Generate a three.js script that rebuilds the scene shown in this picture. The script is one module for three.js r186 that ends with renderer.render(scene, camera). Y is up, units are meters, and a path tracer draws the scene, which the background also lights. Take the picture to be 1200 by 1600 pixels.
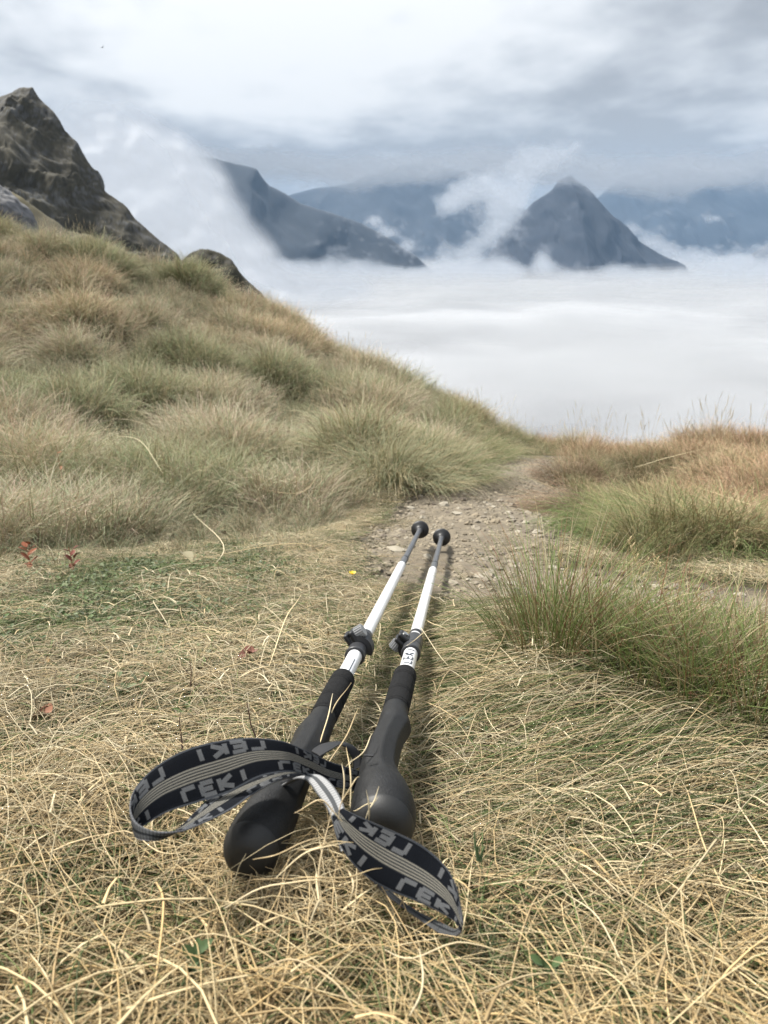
import * as THREE from 'three';
import { mergeGeometries, mergeVertices } from 'three/addons/utils/BufferGeometryUtils.js';
import { ImprovedNoise } from 'three/addons/math/ImprovedNoise.js';
import { RoundedBoxGeometry } from 'three/addons/geometries/RoundedBoxGeometry.js';

// ---------------------------------------------------------------- camera, light, exposure
const W0 = 1200, H0 = 1600, F = 1164, PITCH = -20 * Math.PI / 180, EYE = new THREE.Vector3(0, 0.303, 0);
const scene = new THREE.Scene();
const camera = new THREE.PerspectiveCamera(2 * Math.atan(800 / F) * 180 / Math.PI, 0.75, 0.02, 40000);
camera.position.copy(EYE);
camera.rotation.set(PITCH, 0, 0);
camera.focus = 0.82;
camera.userData.fStop = 13;
const renderer = new THREE.WebGLRenderer({ antialias: true });
renderer.setSize(768, 1024);
renderer.toneMapping = THREE.LinearToneMapping;
renderer.toneMappingExposure = 2.1;
renderer.shadowMap.enabled = true;

const SUN_DIR = new THREE.Vector3(-0.50, 0.80, -0.36).normalize();
const sun = new THREE.DirectionalLight(new THREE.Color(1, 0.95, 0.87), 4.3);
sun.position.copy(SUN_DIR).multiplyScalar(50);
sun.castShadow = true; sun.shadow.radius = 15;
Object.assign(sun.shadow.camera, { left: -12, right: 12, top: 12, bottom: -12, near: 1, far: 120 });
sun.shadow.mapSize.set(4096, 4096);
scene.add(sun, sun.target);
scene.fog = new THREE.FogExp2(new THREE.Color(0.42, 0.66, 1.0), 4.8e-5);

// ---------------------------------------------------------------- helpers
let seed = 12345;
const rnd = () => { seed = (seed + 0x6d2b79f5) | 0; let t = Math.imul(seed ^ (seed >>> 15), 1 | seed); t = (t + Math.imul(t ^ (t >>> 7), 61 | t)) ^ t; return ((t ^ (t >>> 14)) >>> 0) / 4294967296; };
const rr = (a, b) => a + (b - a) * rnd();
const gauss = () => (rnd() + rnd() + rnd() - 1.5) * 1.15;
const perlin = new ImprovedNoise();
const N3 = (x, y, z) => perlin.noise(x + 37.3, y + 11.7, z + 91.1);
function fbm(x, y, z = 0, oct = 5, gain = 0.5) { let s = 0, a = 1, n = 0; for (let i = 0; i < oct; i++) { s += a * N3(x, y, z); n += a; x = x * 2.03 + 5.1; y = y * 2.03 + 1.7; z = z * 2.03 + 3.3; a *= gain; } return s / n; }
function ridged(x, y, z, oct = 5) { let s = 0, a = 1, n = 0; for (let i = 0; i < oct; i++) { s += a * (1 - 2 * Math.abs(N3(x, y, z))); n += a; x = x * 2.1 + 4; y = y * 2.1 + 2; z = z * 2.1 + 7; a *= 0.5; } return s / n; }
const clamp = (x, a = 0, b = 1) => Math.min(b, Math.max(a, x)), lerp = (a, b, t) => a + (b - a) * t, sstep = (a, b, x) => { const t = clamp((x - a) / (b - a)); return t * t * (3 - 2 * t); };
const V = (x, y, z) => new THREE.Vector3(x, y, z);
const C = (r, g, b) => new THREE.Color().setRGB(r, g, b);
const cosP = Math.cos(PITCH), sinP = Math.sin(PITCH);
// a place in the world for a direction of the photograph and a distance along the optical axis
function P(px, py, z) {
  const x = (px - 600) / F * z, y = -(py - 800) / F * z;
  return V(EYE.x + x, EYE.y + y * cosP + z * sinP, EYE.z + y * sinP - z * cosP);
}
function toPix(p) {
  const y = p.y - EYE.y, z = p.z - EYE.z;
  const cy = y * cosP + z * sinP, cz = y * -sinP + z * cosP;
  return [600 + F * (p.x - EYE.x) / -cz, 800 - F * cy / -cz, -cz];
}
const used = {};
function numbered(n) { used[n] = (used[n] ?? -1) + 1; return used[n] ? n + '_' + String(used[n]).padStart(3, '0') : n; }
function shadow(o) { o.traverse((m) => { if (m.isMesh) { m.castShadow = true; m.receiveShadow = true; } }); return o; }
function tag(o, label, category, group) { o.userData.label = label; o.userData.category = category; if (group) o.userData.group = group; return o; }
function thing(name, label, category, group) { const g = new THREE.Group(); g.name = numbered(name); scene.add(g); return tag(g, label, category, group); }
function part(name, geo, mat, parent) { const m = new THREE.Mesh(geo, mat); m.name = name; parent.add(m); return shadow(m); }
function struct(name, geo, mat) { const m = new THREE.Mesh(geo, mat); m.name = numbered(name); m.userData.kind = 'structure'; scene.add(m); return shadow(m); }
function gridGeo(nu, nv, f, withAlpha) {   // f(i, j) -> [x, y, z, r, g, b, a]
  const pos = new Float32Array(nu * nv * 3), n = withAlpha ? 4 : 3, col = new Float32Array(nu * nv * n), idx = [];
  for (let j = 0, k = 0; j < nv; j++) for (let i = 0; i < nu; i++, k++) {
    const q = f(i, j); pos.set(q.slice(0, 3), k * 3); col.set(q.slice(3, 3 + n), k * n);
    if (i < nu - 1 && j < nv - 1) idx.push(k, k + 1, k + nu, k + 1, k + nu + 1, k + nu);
  }
  const g = new THREE.BufferGeometry();
  g.setAttribute('position', new THREE.BufferAttribute(pos, 3)); g.setAttribute('color', new THREE.BufferAttribute(col, n));
  g.setIndex(idx); g.computeVertexNormals();
  return g;
}
const vcMat = (o = {}) => new THREE.MeshStandardMaterial({ vertexColors: true, roughness: 1, side: THREE.DoubleSide, ...o });

// ---------------------------------------------------------------- sky: a high overcast, thinner and brighter round the sun
{
  const SKY = 0.495, SW = 3072, SH = 1536, data = new Float32Array(SW * SH * 4);
  for (let r = 0; r < SH; r++) {
    const el = ((r + 0.5) / SH - 0.5) * Math.PI, y = Math.sin(el), ch = Math.cos(el);
    for (let c = 0; c < SW; c++) {
      const o = (r * SW + c) * 4; data[o + 3] = 1;
      if (y < -0.02) { data[o] = 0.52 * SKY; data[o + 1] = 0.56 * SKY; data[o + 2] = 0.62 * SKY; continue; }
      const az = ((c + 0.5) / SW - 0.5) * 2 * Math.PI, x = Math.cos(az) * ch, z = Math.sin(az) * ch;
      const k = 1 / (Math.max(y, 0) + 0.22), u = x * k, v = z * k;
      const w = fbm(u * 0.9 + 3, v * 0.9, 0.5, 3);
      let d = fbm(u * 0.8 + 0.5 * w + 4.4, v * 0.8 + 0.5 * w + 2, 2.0, 6, 0.55) * 1.25 + 0.46;   // thickness of the deck
      const cs = x * SUN_DIR.x + y * SUN_DIR.y + z * SUN_DIR.z, glow = Math.pow(clamp(cs * 0.5 + 0.5), 6);
      const band = Math.exp(-(((y - 0.085) / 0.035) ** 2));
      d = clamp(d + 0.42 * fbm(u * 5.0, v * 5.0, 5, 6, .55) + 0.42 * band * (1 - 1.3 * glow) - 0.45 * (glow - 0.35));
      /* the deck brightens towards the zenith as overcast skies do */ const L = lerp(0.95, 0.42, sstep(0.12, 1.1, d)) * (0.92 + 0.20 * glow) * SKY * (1 + 1.2 * Math.max(0, y)) / 1.17, blue = sstep(0.1, 0.9, d);
      data[o] = L * lerp(0.975, 0.915, blue); data[o + 1] = L * lerp(0.99, 0.965, blue); data[o + 2] = L * lerp(1.0, 1.03, blue);
    }
  }
  const t = new THREE.DataTexture(data, SW, SH, THREE.RGBAFormat, THREE.FloatType);
  t.mapping = THREE.EquirectangularReflectionMapping; t.magFilter = THREE.LinearFilter; t.needsUpdate = true;
  scene.background = t; scene.environment = t;
}

// ---------------------------------------------------------------- the ridge: a smooth surface through measured spots, with tussock swells
const SLOPE = 0.231;
const ctrl = [];
const spot = (px, py, z, down = 0) => { const p = P(px, py, z); ctrl.push([p.x, -p.z, p.y - down]); };
for (const d of [-0.8, -0.2, 0.3, 0.6, 0.9, 1.2, 1.5]) for (const x of [-1.4, -0.7, 0, 0.7, 1.4]) ctrl.push([x, d, -SLOPE * d]);
for (const a of [
  [-80, 330, 7, .2], [0, 345, 7, .2], [130, 375, 7.5, .2], [250, 410, 8, .2], [400, 475, 8.5, .2], [480, 505, 8, .2], [560, 550, 7.5, .2], [640, 585, 7, .2], [720, 618, 6.5, .2], [800, 660, 6, .16],
  [900, 684, 5.5, .16], [1000, 686, 5, .17], [1100, 672, 4.6, .18], [1200, 656, 4.4, .18], [1320, 650, 4.3, .18],
  [0, 500, 4.8, .16], [200, 505, 5.2, .16], [400, 565, 5.2, .16], [600, 610, 5, .16], [700, 650, 4.8, .16],
  [-80, 620, 3.2, .14], [0, 620, 3.3, .14], [200, 645, 3.4, .14], [400, 660, 3.5, .15], [600, 685, 3.6, .15], [720, 700, 3.8, .14],
  [0, 740, 2.5, .08], [200, 740, 2.55, .08], [400, 755, 2.55, .07], [540, 765, 2.5, .08],
  [-100, 850, 1.85, .02], [0, 850, 1.85, .02], [200, 850, 1.85, .02], [400, 845, 1.85, .01], [540, 835, 1.85, .01],
  [640, 792, 2.35, .02], [720, 757, 2.9, .02], [785, 728, 3.5, .02], [600, 730, 2.62, .08], [690, 712, 3.15, .10], [755, 692, 3.7, .1],
  [690, 858, 1.76, 0], [650, 846, 1.82, 0], [760, 790, 2.4, .0], [815, 740, 3.2, 0], [825, 716, 4.2, 0], [840, 700, 5, 0.02],
  [850, 800, 2.3, .01], [900, 868, 1.65, .01], [1000, 905, 1.40, .01], [1150, 925, 1.32, .01], [1280, 925, 1.32, .01],
  [950, 770, 2.5, .13], [1100, 770, 2.3, .14], [1220, 770, 2.2, .14], [870, 735, 3.3, .08], [1000, 720, 3.4, .15], [1200, 710, 3.1, .16],
  [880, 1015, 0.95, 0.0], [1000, 1020, 0.93, 0.0], [1120, 1040, 0.9, 0.0], [1000, 1150, 0.70, 0.012], [800, 1150, 0.70, 0.02],
]) spot(...a);
for (const [x, d, y] of [[-9, 2, 2.2], [-9, 7, 3.5], [-6, 12, -1.5], [-2, 12, -3.2], [2, 11, -4.8], [6, 9, -4.6], [6, 4, -1.6], [6, 1, -.6], [-5, -2, 1.4], [5, -2, 0.3], [-9, 12, 1.0], [0, -3, 0.75]]) ctrl.push([x, d, y]);
const tps = (() => {
  const n = ctrl.length, M = n + 3, A = [], U = (r2) => (r2 < 1e-12 ? 0 : 0.5 * r2 * Math.log(r2));
  for (let i = 0; i < M; i++) A.push(new Float64Array(M + 1));
  for (let i = 0; i < n; i++) {
    for (let j = 0; j < n; j++) A[i][j] = U((ctrl[i][0] - ctrl[j][0]) ** 2 + (ctrl[i][1] - ctrl[j][1]) ** 2) + (i === j ? 0.012 : 0);
    A[i][n] = A[n][i] = 1; A[i][n + 1] = A[n + 1][i] = ctrl[i][0]; A[i][n + 2] = A[n + 2][i] = ctrl[i][1]; A[i][M] = ctrl[i][2];
  }
  for (let c = 0; c < M; c++) {
    let p = c; for (let r = c + 1; r < M; r++) if (Math.abs(A[r][c]) > Math.abs(A[p][c])) p = r;
    [A[c], A[p]] = [A[p], A[c]];
    for (let r = c + 1; r < M; r++) { const f = A[r][c] / A[c][c]; if (f) for (let k = c; k <= M; k++) A[r][k] -= f * A[c][k]; }
  }
  const w = new Float64Array(M);
  for (let r = M - 1; r >= 0; r--) { let s = A[r][M]; for (let k = r + 1; k < M; k++) s -= A[r][k] * w[k]; w[r] = s / A[r][r]; }
  return (x, d) => { let s = w[n] + w[n + 1] * x + w[n + 2] * d; for (let i = 0; i < n; i++) s += w[i] * U((x - ctrl[i][0]) ** 2 + (d - ctrl[i][1]) ** 2); return s; };
})();
// the trodden path, in metres: [x, d, half width]
const pathLine = [[815, 712, 4.3, .16], [815, 736, 3.3, .16], [757, 782, 2.45, .27], [712, 835, 1.9, .25], [735, 885, 1.58, .22], [830, 908, 1.43, .21], [960, 930, 1.33, .19], [1110, 948, 1.27, .17], [1300, 965, 1.22, .17]].map(([px, py, z, w]) => { const p = P(px, py, z); return [p.x, -p.z, w * 1.22]; });
function pathDist(x, d) {   // below 0 inside the path
  let best = 9;
  for (let i = 0; i + 1 < pathLine.length; i++) {
    const [ax, ad, aw] = pathLine[i], [bx, bd, bw] = pathLine[i + 1], ex = bx - ax, ed = bd - ad, t = clamp(((x - ax) * ex + (d - ad) * ed) / (ex * ex + ed * ed));
    best = Math.min(best, Math.hypot(x - ax - ex * t, d - ad - ed * t) - lerp(aw, bw, t));
  }
  return best + 0.05 * N3(x * 5, d * 5, 3.3) + 0.03 * N3(x * 14, d * 14, 1.3);
}
function dome(x, d) {   // swell of the nearest tussock: [0..1 height, its own number]
  const S = 0.56, ci = Math.floor(x / S), cj = Math.floor(d / S); let best = 0, id = 0;
  for (let i = ci - 1; i <= ci + 1; i++) for (let j = cj - 1; j <= cj + 1; j++) {
    const h = (k) => { const v = Math.sin(i * 127.1 + j * 311.7 + k * 74.7) * 43758.5453; return v - Math.floor(v); };
    const r = 0.24 + 0.2 * h(3), cx = (i + .15 + .7 * h(1)) * S, cd = (j + .15 + .7 * h(2)) * S, q = 1 - ((x - cx) ** 2 + (d - cd) ** 2) / (r * r), v = q * (0.55 + .45 * h(4)) * (h(6) < .85 ? 1 : .3);
    if (v > best) { best = v; id = h(5); }
  }
  return [best, id];
}
function groundY(x, d) {
  let y = tps(clamp(x, -11, 9), clamp(d, -4, 14));
  const far = Math.max(0, d - 10), side = Math.max(0, x - 5), back = Math.max(0, -d - 2), left = Math.max(0, -x - 9);
  y -= 0.45 * far + 0.02 * far * far + 0.35 * side + 0.02 * side * side + 0.02 * back * back - 0.15 * left + 0.02 * left * left;
  const hill = sstep(1.9, 3.0, d + 0.15 * x), pd = pathDist(x, d);
  const bare = sstep(-0.05, 0.25, pd);
  y -= 0.018 * (1 - hill) * sstep(-0.05, 0.08, pd);
  if (hill * bare > 0) y += hill * bare * (0.16 * fbm(x * 1.1, d * 1.1, 4, 2) + 0.15 * dome(x, d)[0] - 0.05);
  y += (1 - hill) * bare * 0.012 * fbm(x * 6, d * 6, 2, 3) - 0.022 * (1 - sstep(-0.10, 0.03, pd));
  return y;
}
function ground(px, py) {   // where the sight line of a spot in the photograph meets the ridge
  let z = 0.25, step = 0.01;
  for (; z < 12; z += step * z) { const p = P(px, py, z); if (p.y < groundY(p.x, -p.z)) break; }
  const p = P(px, py, z); p.y = groundY(p.x, -p.z); return p;
}
const onGround = (x, d, up = 0) => V(x, groundY(x, d) + up, -d);
{
  const n = 300, warp = (t, a, b, c) => c + Math.sinh(t) * a, xs = [], ds = [];
  for (let i = 0; i < n; i++) { const t = i / (n - 1) * 2 - 1; xs.push(Math.sinh(t * 4.2) * 1.5 * (t < 0 ? 1 : 0.9)); ds.push(i / (n - 1) < 0.08 ? -6 + i / (n - 1) / 0.08 * 5.6 : -0.4 + Math.sinh((i / (n - 1) - 0.08) / 0.92 * 4.2) * 1.4); }
  const g = gridGeo(n, n, (i, j) => {
    const x = xs[i], d = ds[j], y = groundY(x, d) + 0.006 * fbm(x * 25, d * 25, 1, 3);
    const k = 0.5 + 0.5 * fbm(x * 7, d * 7, 6, 4), s = 0.8 + 0.5 * k;
    const lit = 1 - sstep(1.7, 2.4, d), q = [lerp(lerp(0.055, 0.10, k), lerp(0.045, 0.11, k), lit), lerp(lerp(0.05, 0.08, k), lerp(0.04, 0.09, k), lit), lerp(lerp(0.026, 0.042, k), lerp(0.018, 0.042, k), lit)];
    return [x, y, -d, q[0] * s, q[1] * s, q[2] * s];
  });
  struct('ground', g, vcMat());
}
// the bare path lies a few millimetres above the soil of the ridge
let pathMesh;
{
  const nx = 330, nd = 330, x0 = -0.45, x1 = 1.9, d0 = 0.85, d1 = 4.9, pos = [], col = [], idx = [], id = new Map();
  const vert = (i, j) => {
    const k = j * nx + i; if (id.has(k)) return id.get(k);
    const x = lerp(x0, x1, i / (nx - 1)), d = lerp(d0, d1, (j / (nd - 1)) ** 1.5);
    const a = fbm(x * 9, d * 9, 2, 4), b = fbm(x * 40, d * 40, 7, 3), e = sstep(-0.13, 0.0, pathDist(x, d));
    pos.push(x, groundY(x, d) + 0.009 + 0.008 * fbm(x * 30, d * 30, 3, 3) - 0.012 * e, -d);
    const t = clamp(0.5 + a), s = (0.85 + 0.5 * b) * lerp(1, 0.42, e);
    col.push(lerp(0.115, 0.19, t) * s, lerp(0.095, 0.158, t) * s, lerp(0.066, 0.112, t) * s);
    id.set(k, id.size); return id.size - 1;
  };
  for (let j = 0; j < nd - 1; j++) for (let i = 0; i < nx - 1; i++) {
    const x = lerp(x0, x1, (i + .5) / (nx - 1)), d = lerp(d0, d1, ((j + .5) / (nd - 1)) ** 1.5);
    if (pathDist(x, d) > 0.03) continue;
    const a = vert(i, j), b = vert(i + 1, j), c = vert(i, j + 1), e = vert(i + 1, j + 1); idx.push(a, b, c, b, e, c);
  }
  const g = new THREE.BufferGeometry();
  g.setAttribute('position', new THREE.Float32BufferAttribute(pos, 3)); g.setAttribute('color', new THREE.Float32BufferAttribute(col, 3)); g.setIndex(idx); g.computeVertexNormals();
  pathMesh = struct('path', g, vcMat());
}

// ---------------------------------------------------------------- mountains
// a ridge whose crest passes through the given spots [px, py] at the given distance; it falls away in front and behind
function ridgeMesh(name, crest, dist, o) {
  const pts = crest.map(([px, py, dz = 0]) => P(px, py, dist + dz)), { nu, nv, front, back, sf, sb, amp, freq, color, kind = 'structure' } = o;
  const geo = gridGeo(nu, nv, (i, j) => {
    const t = i / (nu - 1) * (pts.length - 1), k = Math.min(pts.length - 2, Math.floor(t)), f = t - k;
    const c = pts[k].clone().lerp(pts[k + 1], f), q = j / (nv - 1), s = q < o.split ? -(1 - q / o.split) : (q - o.split) / (1 - o.split);   // -1 at the front foot, 0 crest, 1 back foot
    const run = s < 0 ? -s * front : s * back;
    const away = s < 0 ? 1 : -1;
    const x = c.x + (o.skew || 0) * run * away, z = c.z + run * away;
    let y = c.y - run * (s < 0 ? sf : sb);
    const m = Math.min(1, run / (0.12 * front) + (o.crestRough ?? 0.35));
    const n1 = ridged(x * freq, y * freq * 0.7, z * freq, 5), n2 = fbm(x * freq * 5, y * freq * 4, z * freq * 5, 4);
    const gul = o.gully ? o.gully * (1 - Math.abs(2 * (((x * freq * 1.3 + 0.5 * N3(x * freq, z * freq, 1)) % 1 + 1) % 1) - 1)) : 0;
    y += m * amp * (n1 * 0.6 + n2 * (o.rough ?? 0.45) + (o.crag || 0) * ridged(x * freq * 3.7, y * freq * 3.7, z * freq * 3.7, 4) - 0.25) - (s < 0 ? gul * amp * Math.min(1, run / (0.3 * front)) : 0);
    return [x + m * amp * 0.5 * N3(x * freq * 3, y * freq * 3, 9), y, z + m * amp * 0.5 * N3(x * freq * 3, y * freq * 3, 4), ...color(x, y, z, n1, n2, s)];
  });
  const m = new THREE.Mesh(geo, o.mat ?? vcMat()); m.name = numbered(name); scene.add(m);
  if (kind) m.userData.kind = kind;
  return shadow(m);
}
const rockTone = (hi) => (x, y, z, n1, n2, s) => {
  const f = 1 / hi, r = fbm(x * f * 0.9, y * f * 1.6, z * f * 0.9, 4) + 1.2 * fbm(x * f * 6, y * f * 9, z * f * 6, 4), k = 0.5 * sstep(0.12, 0.36, r), v = 0.5 + 0.5 * fbm(x * f * 2, y * f * 2, z * f * 2, 4);
  const g = [lerp(0.034, 0.062, v), lerp(0.032, 0.055, v), lerp(0.023, 0.036, v)], q = 0.105 + 0.12 * n2;
  const dk = (0.75 + 0.5 * clamp(0.5 + n2)) * (0.8 + 0.9 * fbm(x * 1.1, y * 1.1, z * 1.1, 3));
  return [lerp(g[0] * dk, q, k), lerp(g[1] * dk, q * 1.02, k), lerp(g[2] * dk, q * 1.05, k)];
};
ridgeMesh('mountain', [[-330, 420], [-220, 330], [-120, 240], [-50, 180], [0, 152], [30, 137], [52, 139], [62, 155], [85, 180], [102, 205], [122, 222], [132, 248], [146, 268], [165, 298], [195, 325], [222, 352], [250, 378], [275, 398], [300, 432], [330, 470], [380, 540], [420, 640]], 150,
  { nu: 420, nv: 300, split: 0.8, front: 85, back: 60, sf: 0.62, sb: 0.9, amp: 4.0, freq: 0.045, color: rockTone(7), crestRough: 0.3, crag: 0.08, rough: .6 });
{ // the dark rocky knoll on the skyline
  ridgeMesh('hill', [[240, 510], [268, 436], [285, 404], [300, 393], [325, 389], [345, 394], [362, 406], [372, 424], [388, 440], [408, 456], [430, 482], [470, 560]], 75,
    { nu: 160, nv: 120, split: 0.75, front: 20, back: 16, sf: 0.8, sb: 0.9, amp: 1.6, freq: 0.16, crestRough: 0.25, color: (x, y, z, n1, n2) => { const k = clamp(0.5 + 1.2 * n2), w = sstep(0.2, 0.42, fbm(x * .5, y * .8, z * .5, 4)); return [lerp(lerp(0.018, 0.045, k), 0.09, w), lerp(lerp(0.018, 0.04, k), 0.085, w), lerp(lerp(0.012, 0.022, k), 0.075, w)]; } });
  ridgeMesh('hill', [[-200, 330], [-100, 300], [-40, 285], [20, 300], [60, 330], [110, 360], [170, 380], [230, 400], [300, 440], [360, 480], [420, 520]], 62,
    { nu: 200, nv: 140, split: 0.75, front: 34, back: 10, sf: 0.42, sb: 0.7, amp: 1.5, freq: 0.12, crestRough: 0.4, color: (x, y, z, n1, n2) => { const v = 0.5 + 0.5 * fbm(x * .3, y * .4, z * .3, 4), k = 0.8 + 0.6 * n2; return [lerp(0.07, 0.12, v) * k, lerp(0.063, 0.10, v) * k, lerp(0.036, 0.052, v) * k]; } });
}
const farTone = (r, g, b) => (x, y, z, n1, n2) => { const k = 0.85 + 0.35 * n2 + 0.25 * n1; return [r * k, g * k, b * k]; };
const far = { nu: 200, nv: 90, split: 0.75, amp: 90, freq: 0.0021, sf: 0.75, sb: 0.8, crestRough: 0.3, gully: 0.3, rough: .22, crag: .03, color: farTone(0.026, 0.034, 0.045) };
ridgeMesh('far_mountain', [[60, 560], [120, 400], [160, 300], [210, 242], [270, 236], [330, 246], [400, 262], [420, 288], [470, 316], [520, 334], [565, 348], [610, 372], [650, 398], [670, 420], [710, 470], [760, 540]], 3300, { ...far, front: 1300, back: 700, amp: 70 });
ridgeMesh('far_mountain', [[540, 480], [575, 392], [592, 378], [622, 396], [660, 416], [720, 436], [790, 470]], 4300, { ...far, front: 800, back: 600, amp: 60 });
ridgeMesh('far_mountain', [[380, 360], [430, 310], [480, 296], [540, 286], [600, 262], [660, 255], [720, 262], [760, 286], [800, 320], [840, 330], [890, 360], [940, 480]], 6400, { ...far, front: 2200, back: 900, amp: 90, freq: 0.0014 });
ridgeMesh('far_mountain', [[660, 520], [715, 440], [740, 412], [764, 396], [790, 358], [806, 338], [830, 322], [858, 298], [880, 278], [890, 272], [906, 282], [934, 312], [958, 336], [975, 350], [1000, 374], [1030, 392], [1062, 408], [1084, 432], [1110, 470], [1140, 540]], 3900, { ...far, front: 1400, back: 900, amp: 60, nu: 260, freq: 0.0034, crestRough: .4, crag: .06, color: farTone(0.018, 0.024, 0.036) });
ridgeMesh('far_mountain', [[860, 420], [920, 320], [980, 272], [1050, 262], [1120, 270], [1200, 262], [1290, 280], [1380, 330]], 7600, { ...far, front: 2600, back: 900, amp: 110, freq: 0.0012 });
ridgeMesh('far_mountain', [[1080, 540], [1120, 450], [1160, 405], [1200, 378], [1250, 340], [1320, 330], [1400, 420]], 4600, { ...far, front: 1100, back: 700, amp: 80, freq: 0.003, color: farTone(0.06, 0.065, 0.075) });

// ---------------------------------------------------------------- clouds
const cloudMat = vcMat({ transparent: true, color: C(0.40, 0.40, 0.405) });
const wispMat = vcMat({ transparent: true, color: C(0.86, 0.86, 0.86) });
// the sea of cloud: nested ragged shells, thin on top and dense underneath
{
  const nu = 150, nv = 190, shells = [], K = 5;
  const top = (x, z) => -158 + (20 * (1 - Math.abs(2.2 * fbm(x / 520 + 3, z / 700, 8, 3))) + 18 * fbm(x / 900, z / 900, 1, 3) + 6 * fbm(x / 260, z / 260, 5, 3)) * (.45 + .55 * sstep(4200, 1500, Math.hypot(x, z))) + 70 * sstep(-100, -900, x) * sstep(2600, 900, Math.hypot(x, z));
  for (let k = 0; k < K; k++) {
    const down = [-42, -26, -12, 4, 22][k];
    shells.push(gridGeo(nu, nv, (i, j) => {
      const az = lerp(-1.0, 1.0, i / (nu - 1)), r = 120 * Math.pow(14000 / 120, j / (nv - 1)), x = Math.sin(az) * r, z = -Math.cos(az) * r, y = top(x, z);
      const n = fbm(x / 420, z / 420 + k * 0.13, y / 200 + 3, 4, 0.5);
      const a = k === K - 1 ? 1 : clamp([0.14, 0.30, 0.46, 0.6][k] * lerp(sstep(0.22 - k * 0.12, 0.42 - k * 0.1, n + 0.12), .6, .55 + .45 * sstep(1400, 3000, r)));
      const bump = 4 * fbm(x / 90, z / 90, k, 3) * sstep(2200, 600, r);
      return [x, y - down + bump * (1 - k / K * 0.5), z, 0.94, 0.97, 1.0, a];
    }, true));
  }
  const m = new THREE.Mesh(mergeGeometries(shells), cloudMat); m.name = 'cloud_sea'; m.userData.kind = 'structure'; scene.add(m);
}
// a soft cloud: its density (swells that melt into each other, eaten by noise) is built as a stack of curved translucent layers through its whole depth
function cloud(label, puffs, o = {}) {   // puffs: [px, py, radius in px, squash, weight]
  const { z, deep = 0.12, dens = 1, layers = 6, fine = 1, nu = 76, nv = 52, alb = 1 } = o;
  let x0 = 1e9, x1 = -1e9, y0 = 1e9, y1 = -1e9;
  for (const [px, py, r, q = 1] of puffs) { x0 = Math.min(x0, px - 1.7 * r); x1 = Math.max(x1, px + 1.7 * r); y0 = Math.min(y0, py - 1.7 * r * q); y1 = Math.max(y1, py + 1.7 * r * q); }
  const geos = [], m = 1 / F * z, S = puffs.map(([px, py, r, q = 1, wt = 1], i) => [P(px, py, z * (1 + 0.3 * deep * N3(i * 3.1, 2, 7))), r * m, q, wt]);
  const R = S.reduce((a, b) => Math.max(a, b[1]), 0);
  for (let k = 0; k < layers; k++) {
    const dz = (k / (layers - 1) * 2 - 1) * deep;
    const g = gridGeo(nu, nv, (i, j) => {
      const px = lerp(x0, x1, i / (nu - 1)), py = lerp(y1, y0, j / (nv - 1)), bend = 0.13 * deep / layers * 2 * fbm(px / 60, py / 60, k * 3.7, 3), p = P(px, py, z * (1 + dz + bend));
      let s = 0;
      for (const [c, r, q, wt] of S) { const a = (p.x - c.x) / r, b = (p.y - c.y) / (r * q), e = (p.z - c.z) / (z * deep * 0.75); s += wt * Math.exp(-1.5 * (a * a + b * b + e * e)); }
      const n = fbm(p.x / R * 1.4 * fine, p.y / R * 2.0 * fine, p.z / R * 0.9 * fine + k * .05, 6, 0.56), edge = sstep(0, .12, Math.min(i / (nu - 1), 1 - i / (nu - 1), j / (nv - 1), 1 - j / (nv - 1)));
      const den = clamp(s * 1.15 + n * 1.25 * (o.rag ?? 1) - 0.34, 0, 1.4) * edge;
      return [p.x, p.y, p.z, .97 * alb, .98 * alb, 1 * alb, 1 - Math.exp(-den * dens * 2.6 / layers)];
    }, true);
    const al = g.attributes.color, keep = [], id = g.index.array;
    for (let t = 0; t < id.length; t += 3) if (al.getW(id[t]) + al.getW(id[t + 1]) + al.getW(id[t + 2]) > 0.004) keep.push(id[t], id[t + 1], id[t + 2]);
    if (!keep.length) continue;
    g.setIndex(keep); geos.push(g);
  }
  const mesh = new THREE.Mesh(mergeGeometries(geos), wispMat); mesh.name = numbered('cloud'); mesh.userData.kind = 'stuff'; mesh.userData.label = label; scene.add(mesh);
  return mesh;
}
cloud('tall bank of white fog rising between the rocky mountain and the blue slope', [[190, 250, 75, 1.3, 1.2], [215, 330, 85, 1.2, 1.5], [265, 390, 80, 1, 1.5], [320, 430, 75, .8, 1.5], [150, 330, 80, 1.3, 1.3], [300, 340, 50, .9, .5], [250, 250, 60, .8, .7], [290, 275, 60, .8, .7], [300, 310, 70, 1, .8], [345, 360, 62, 1, .7], [395, 400, 55, .8, .65],  [400, 450, 75, .5, 1.4], [480, 455, 65, .45, 1.2], [360, 395, 45, .6, .6], [545, 450, 55, .4, 1]], { z: 1700, deep: 0.22, dens: 3.4, nu: 100, nv: 80, fine: .6, rag: .14 });
cloud('bright curl of cloud rising left of the dark pyramid peak', [[698, 322, 24, .8], [716, 302, 28, .8], [745, 292, 30, .8], [778, 304, 30, 1, 1.1], [792, 330, 28, 1, 1], [775, 358, 28, 1, .9], [748, 385, 34, .8, .9], [706, 398, 40, .55, .8], [742, 330, 26, .9, .45], [812, 300, 30, 1, .7], [812, 272, 38, .8, .9], [842, 250, 44, .7, .9], [880, 240, 40, .6, .6]], { z: 3500, deep: 0.06, dens: 2.0, fine: 1.2, rag: .9, nu: 110, nv: 90 });
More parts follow.
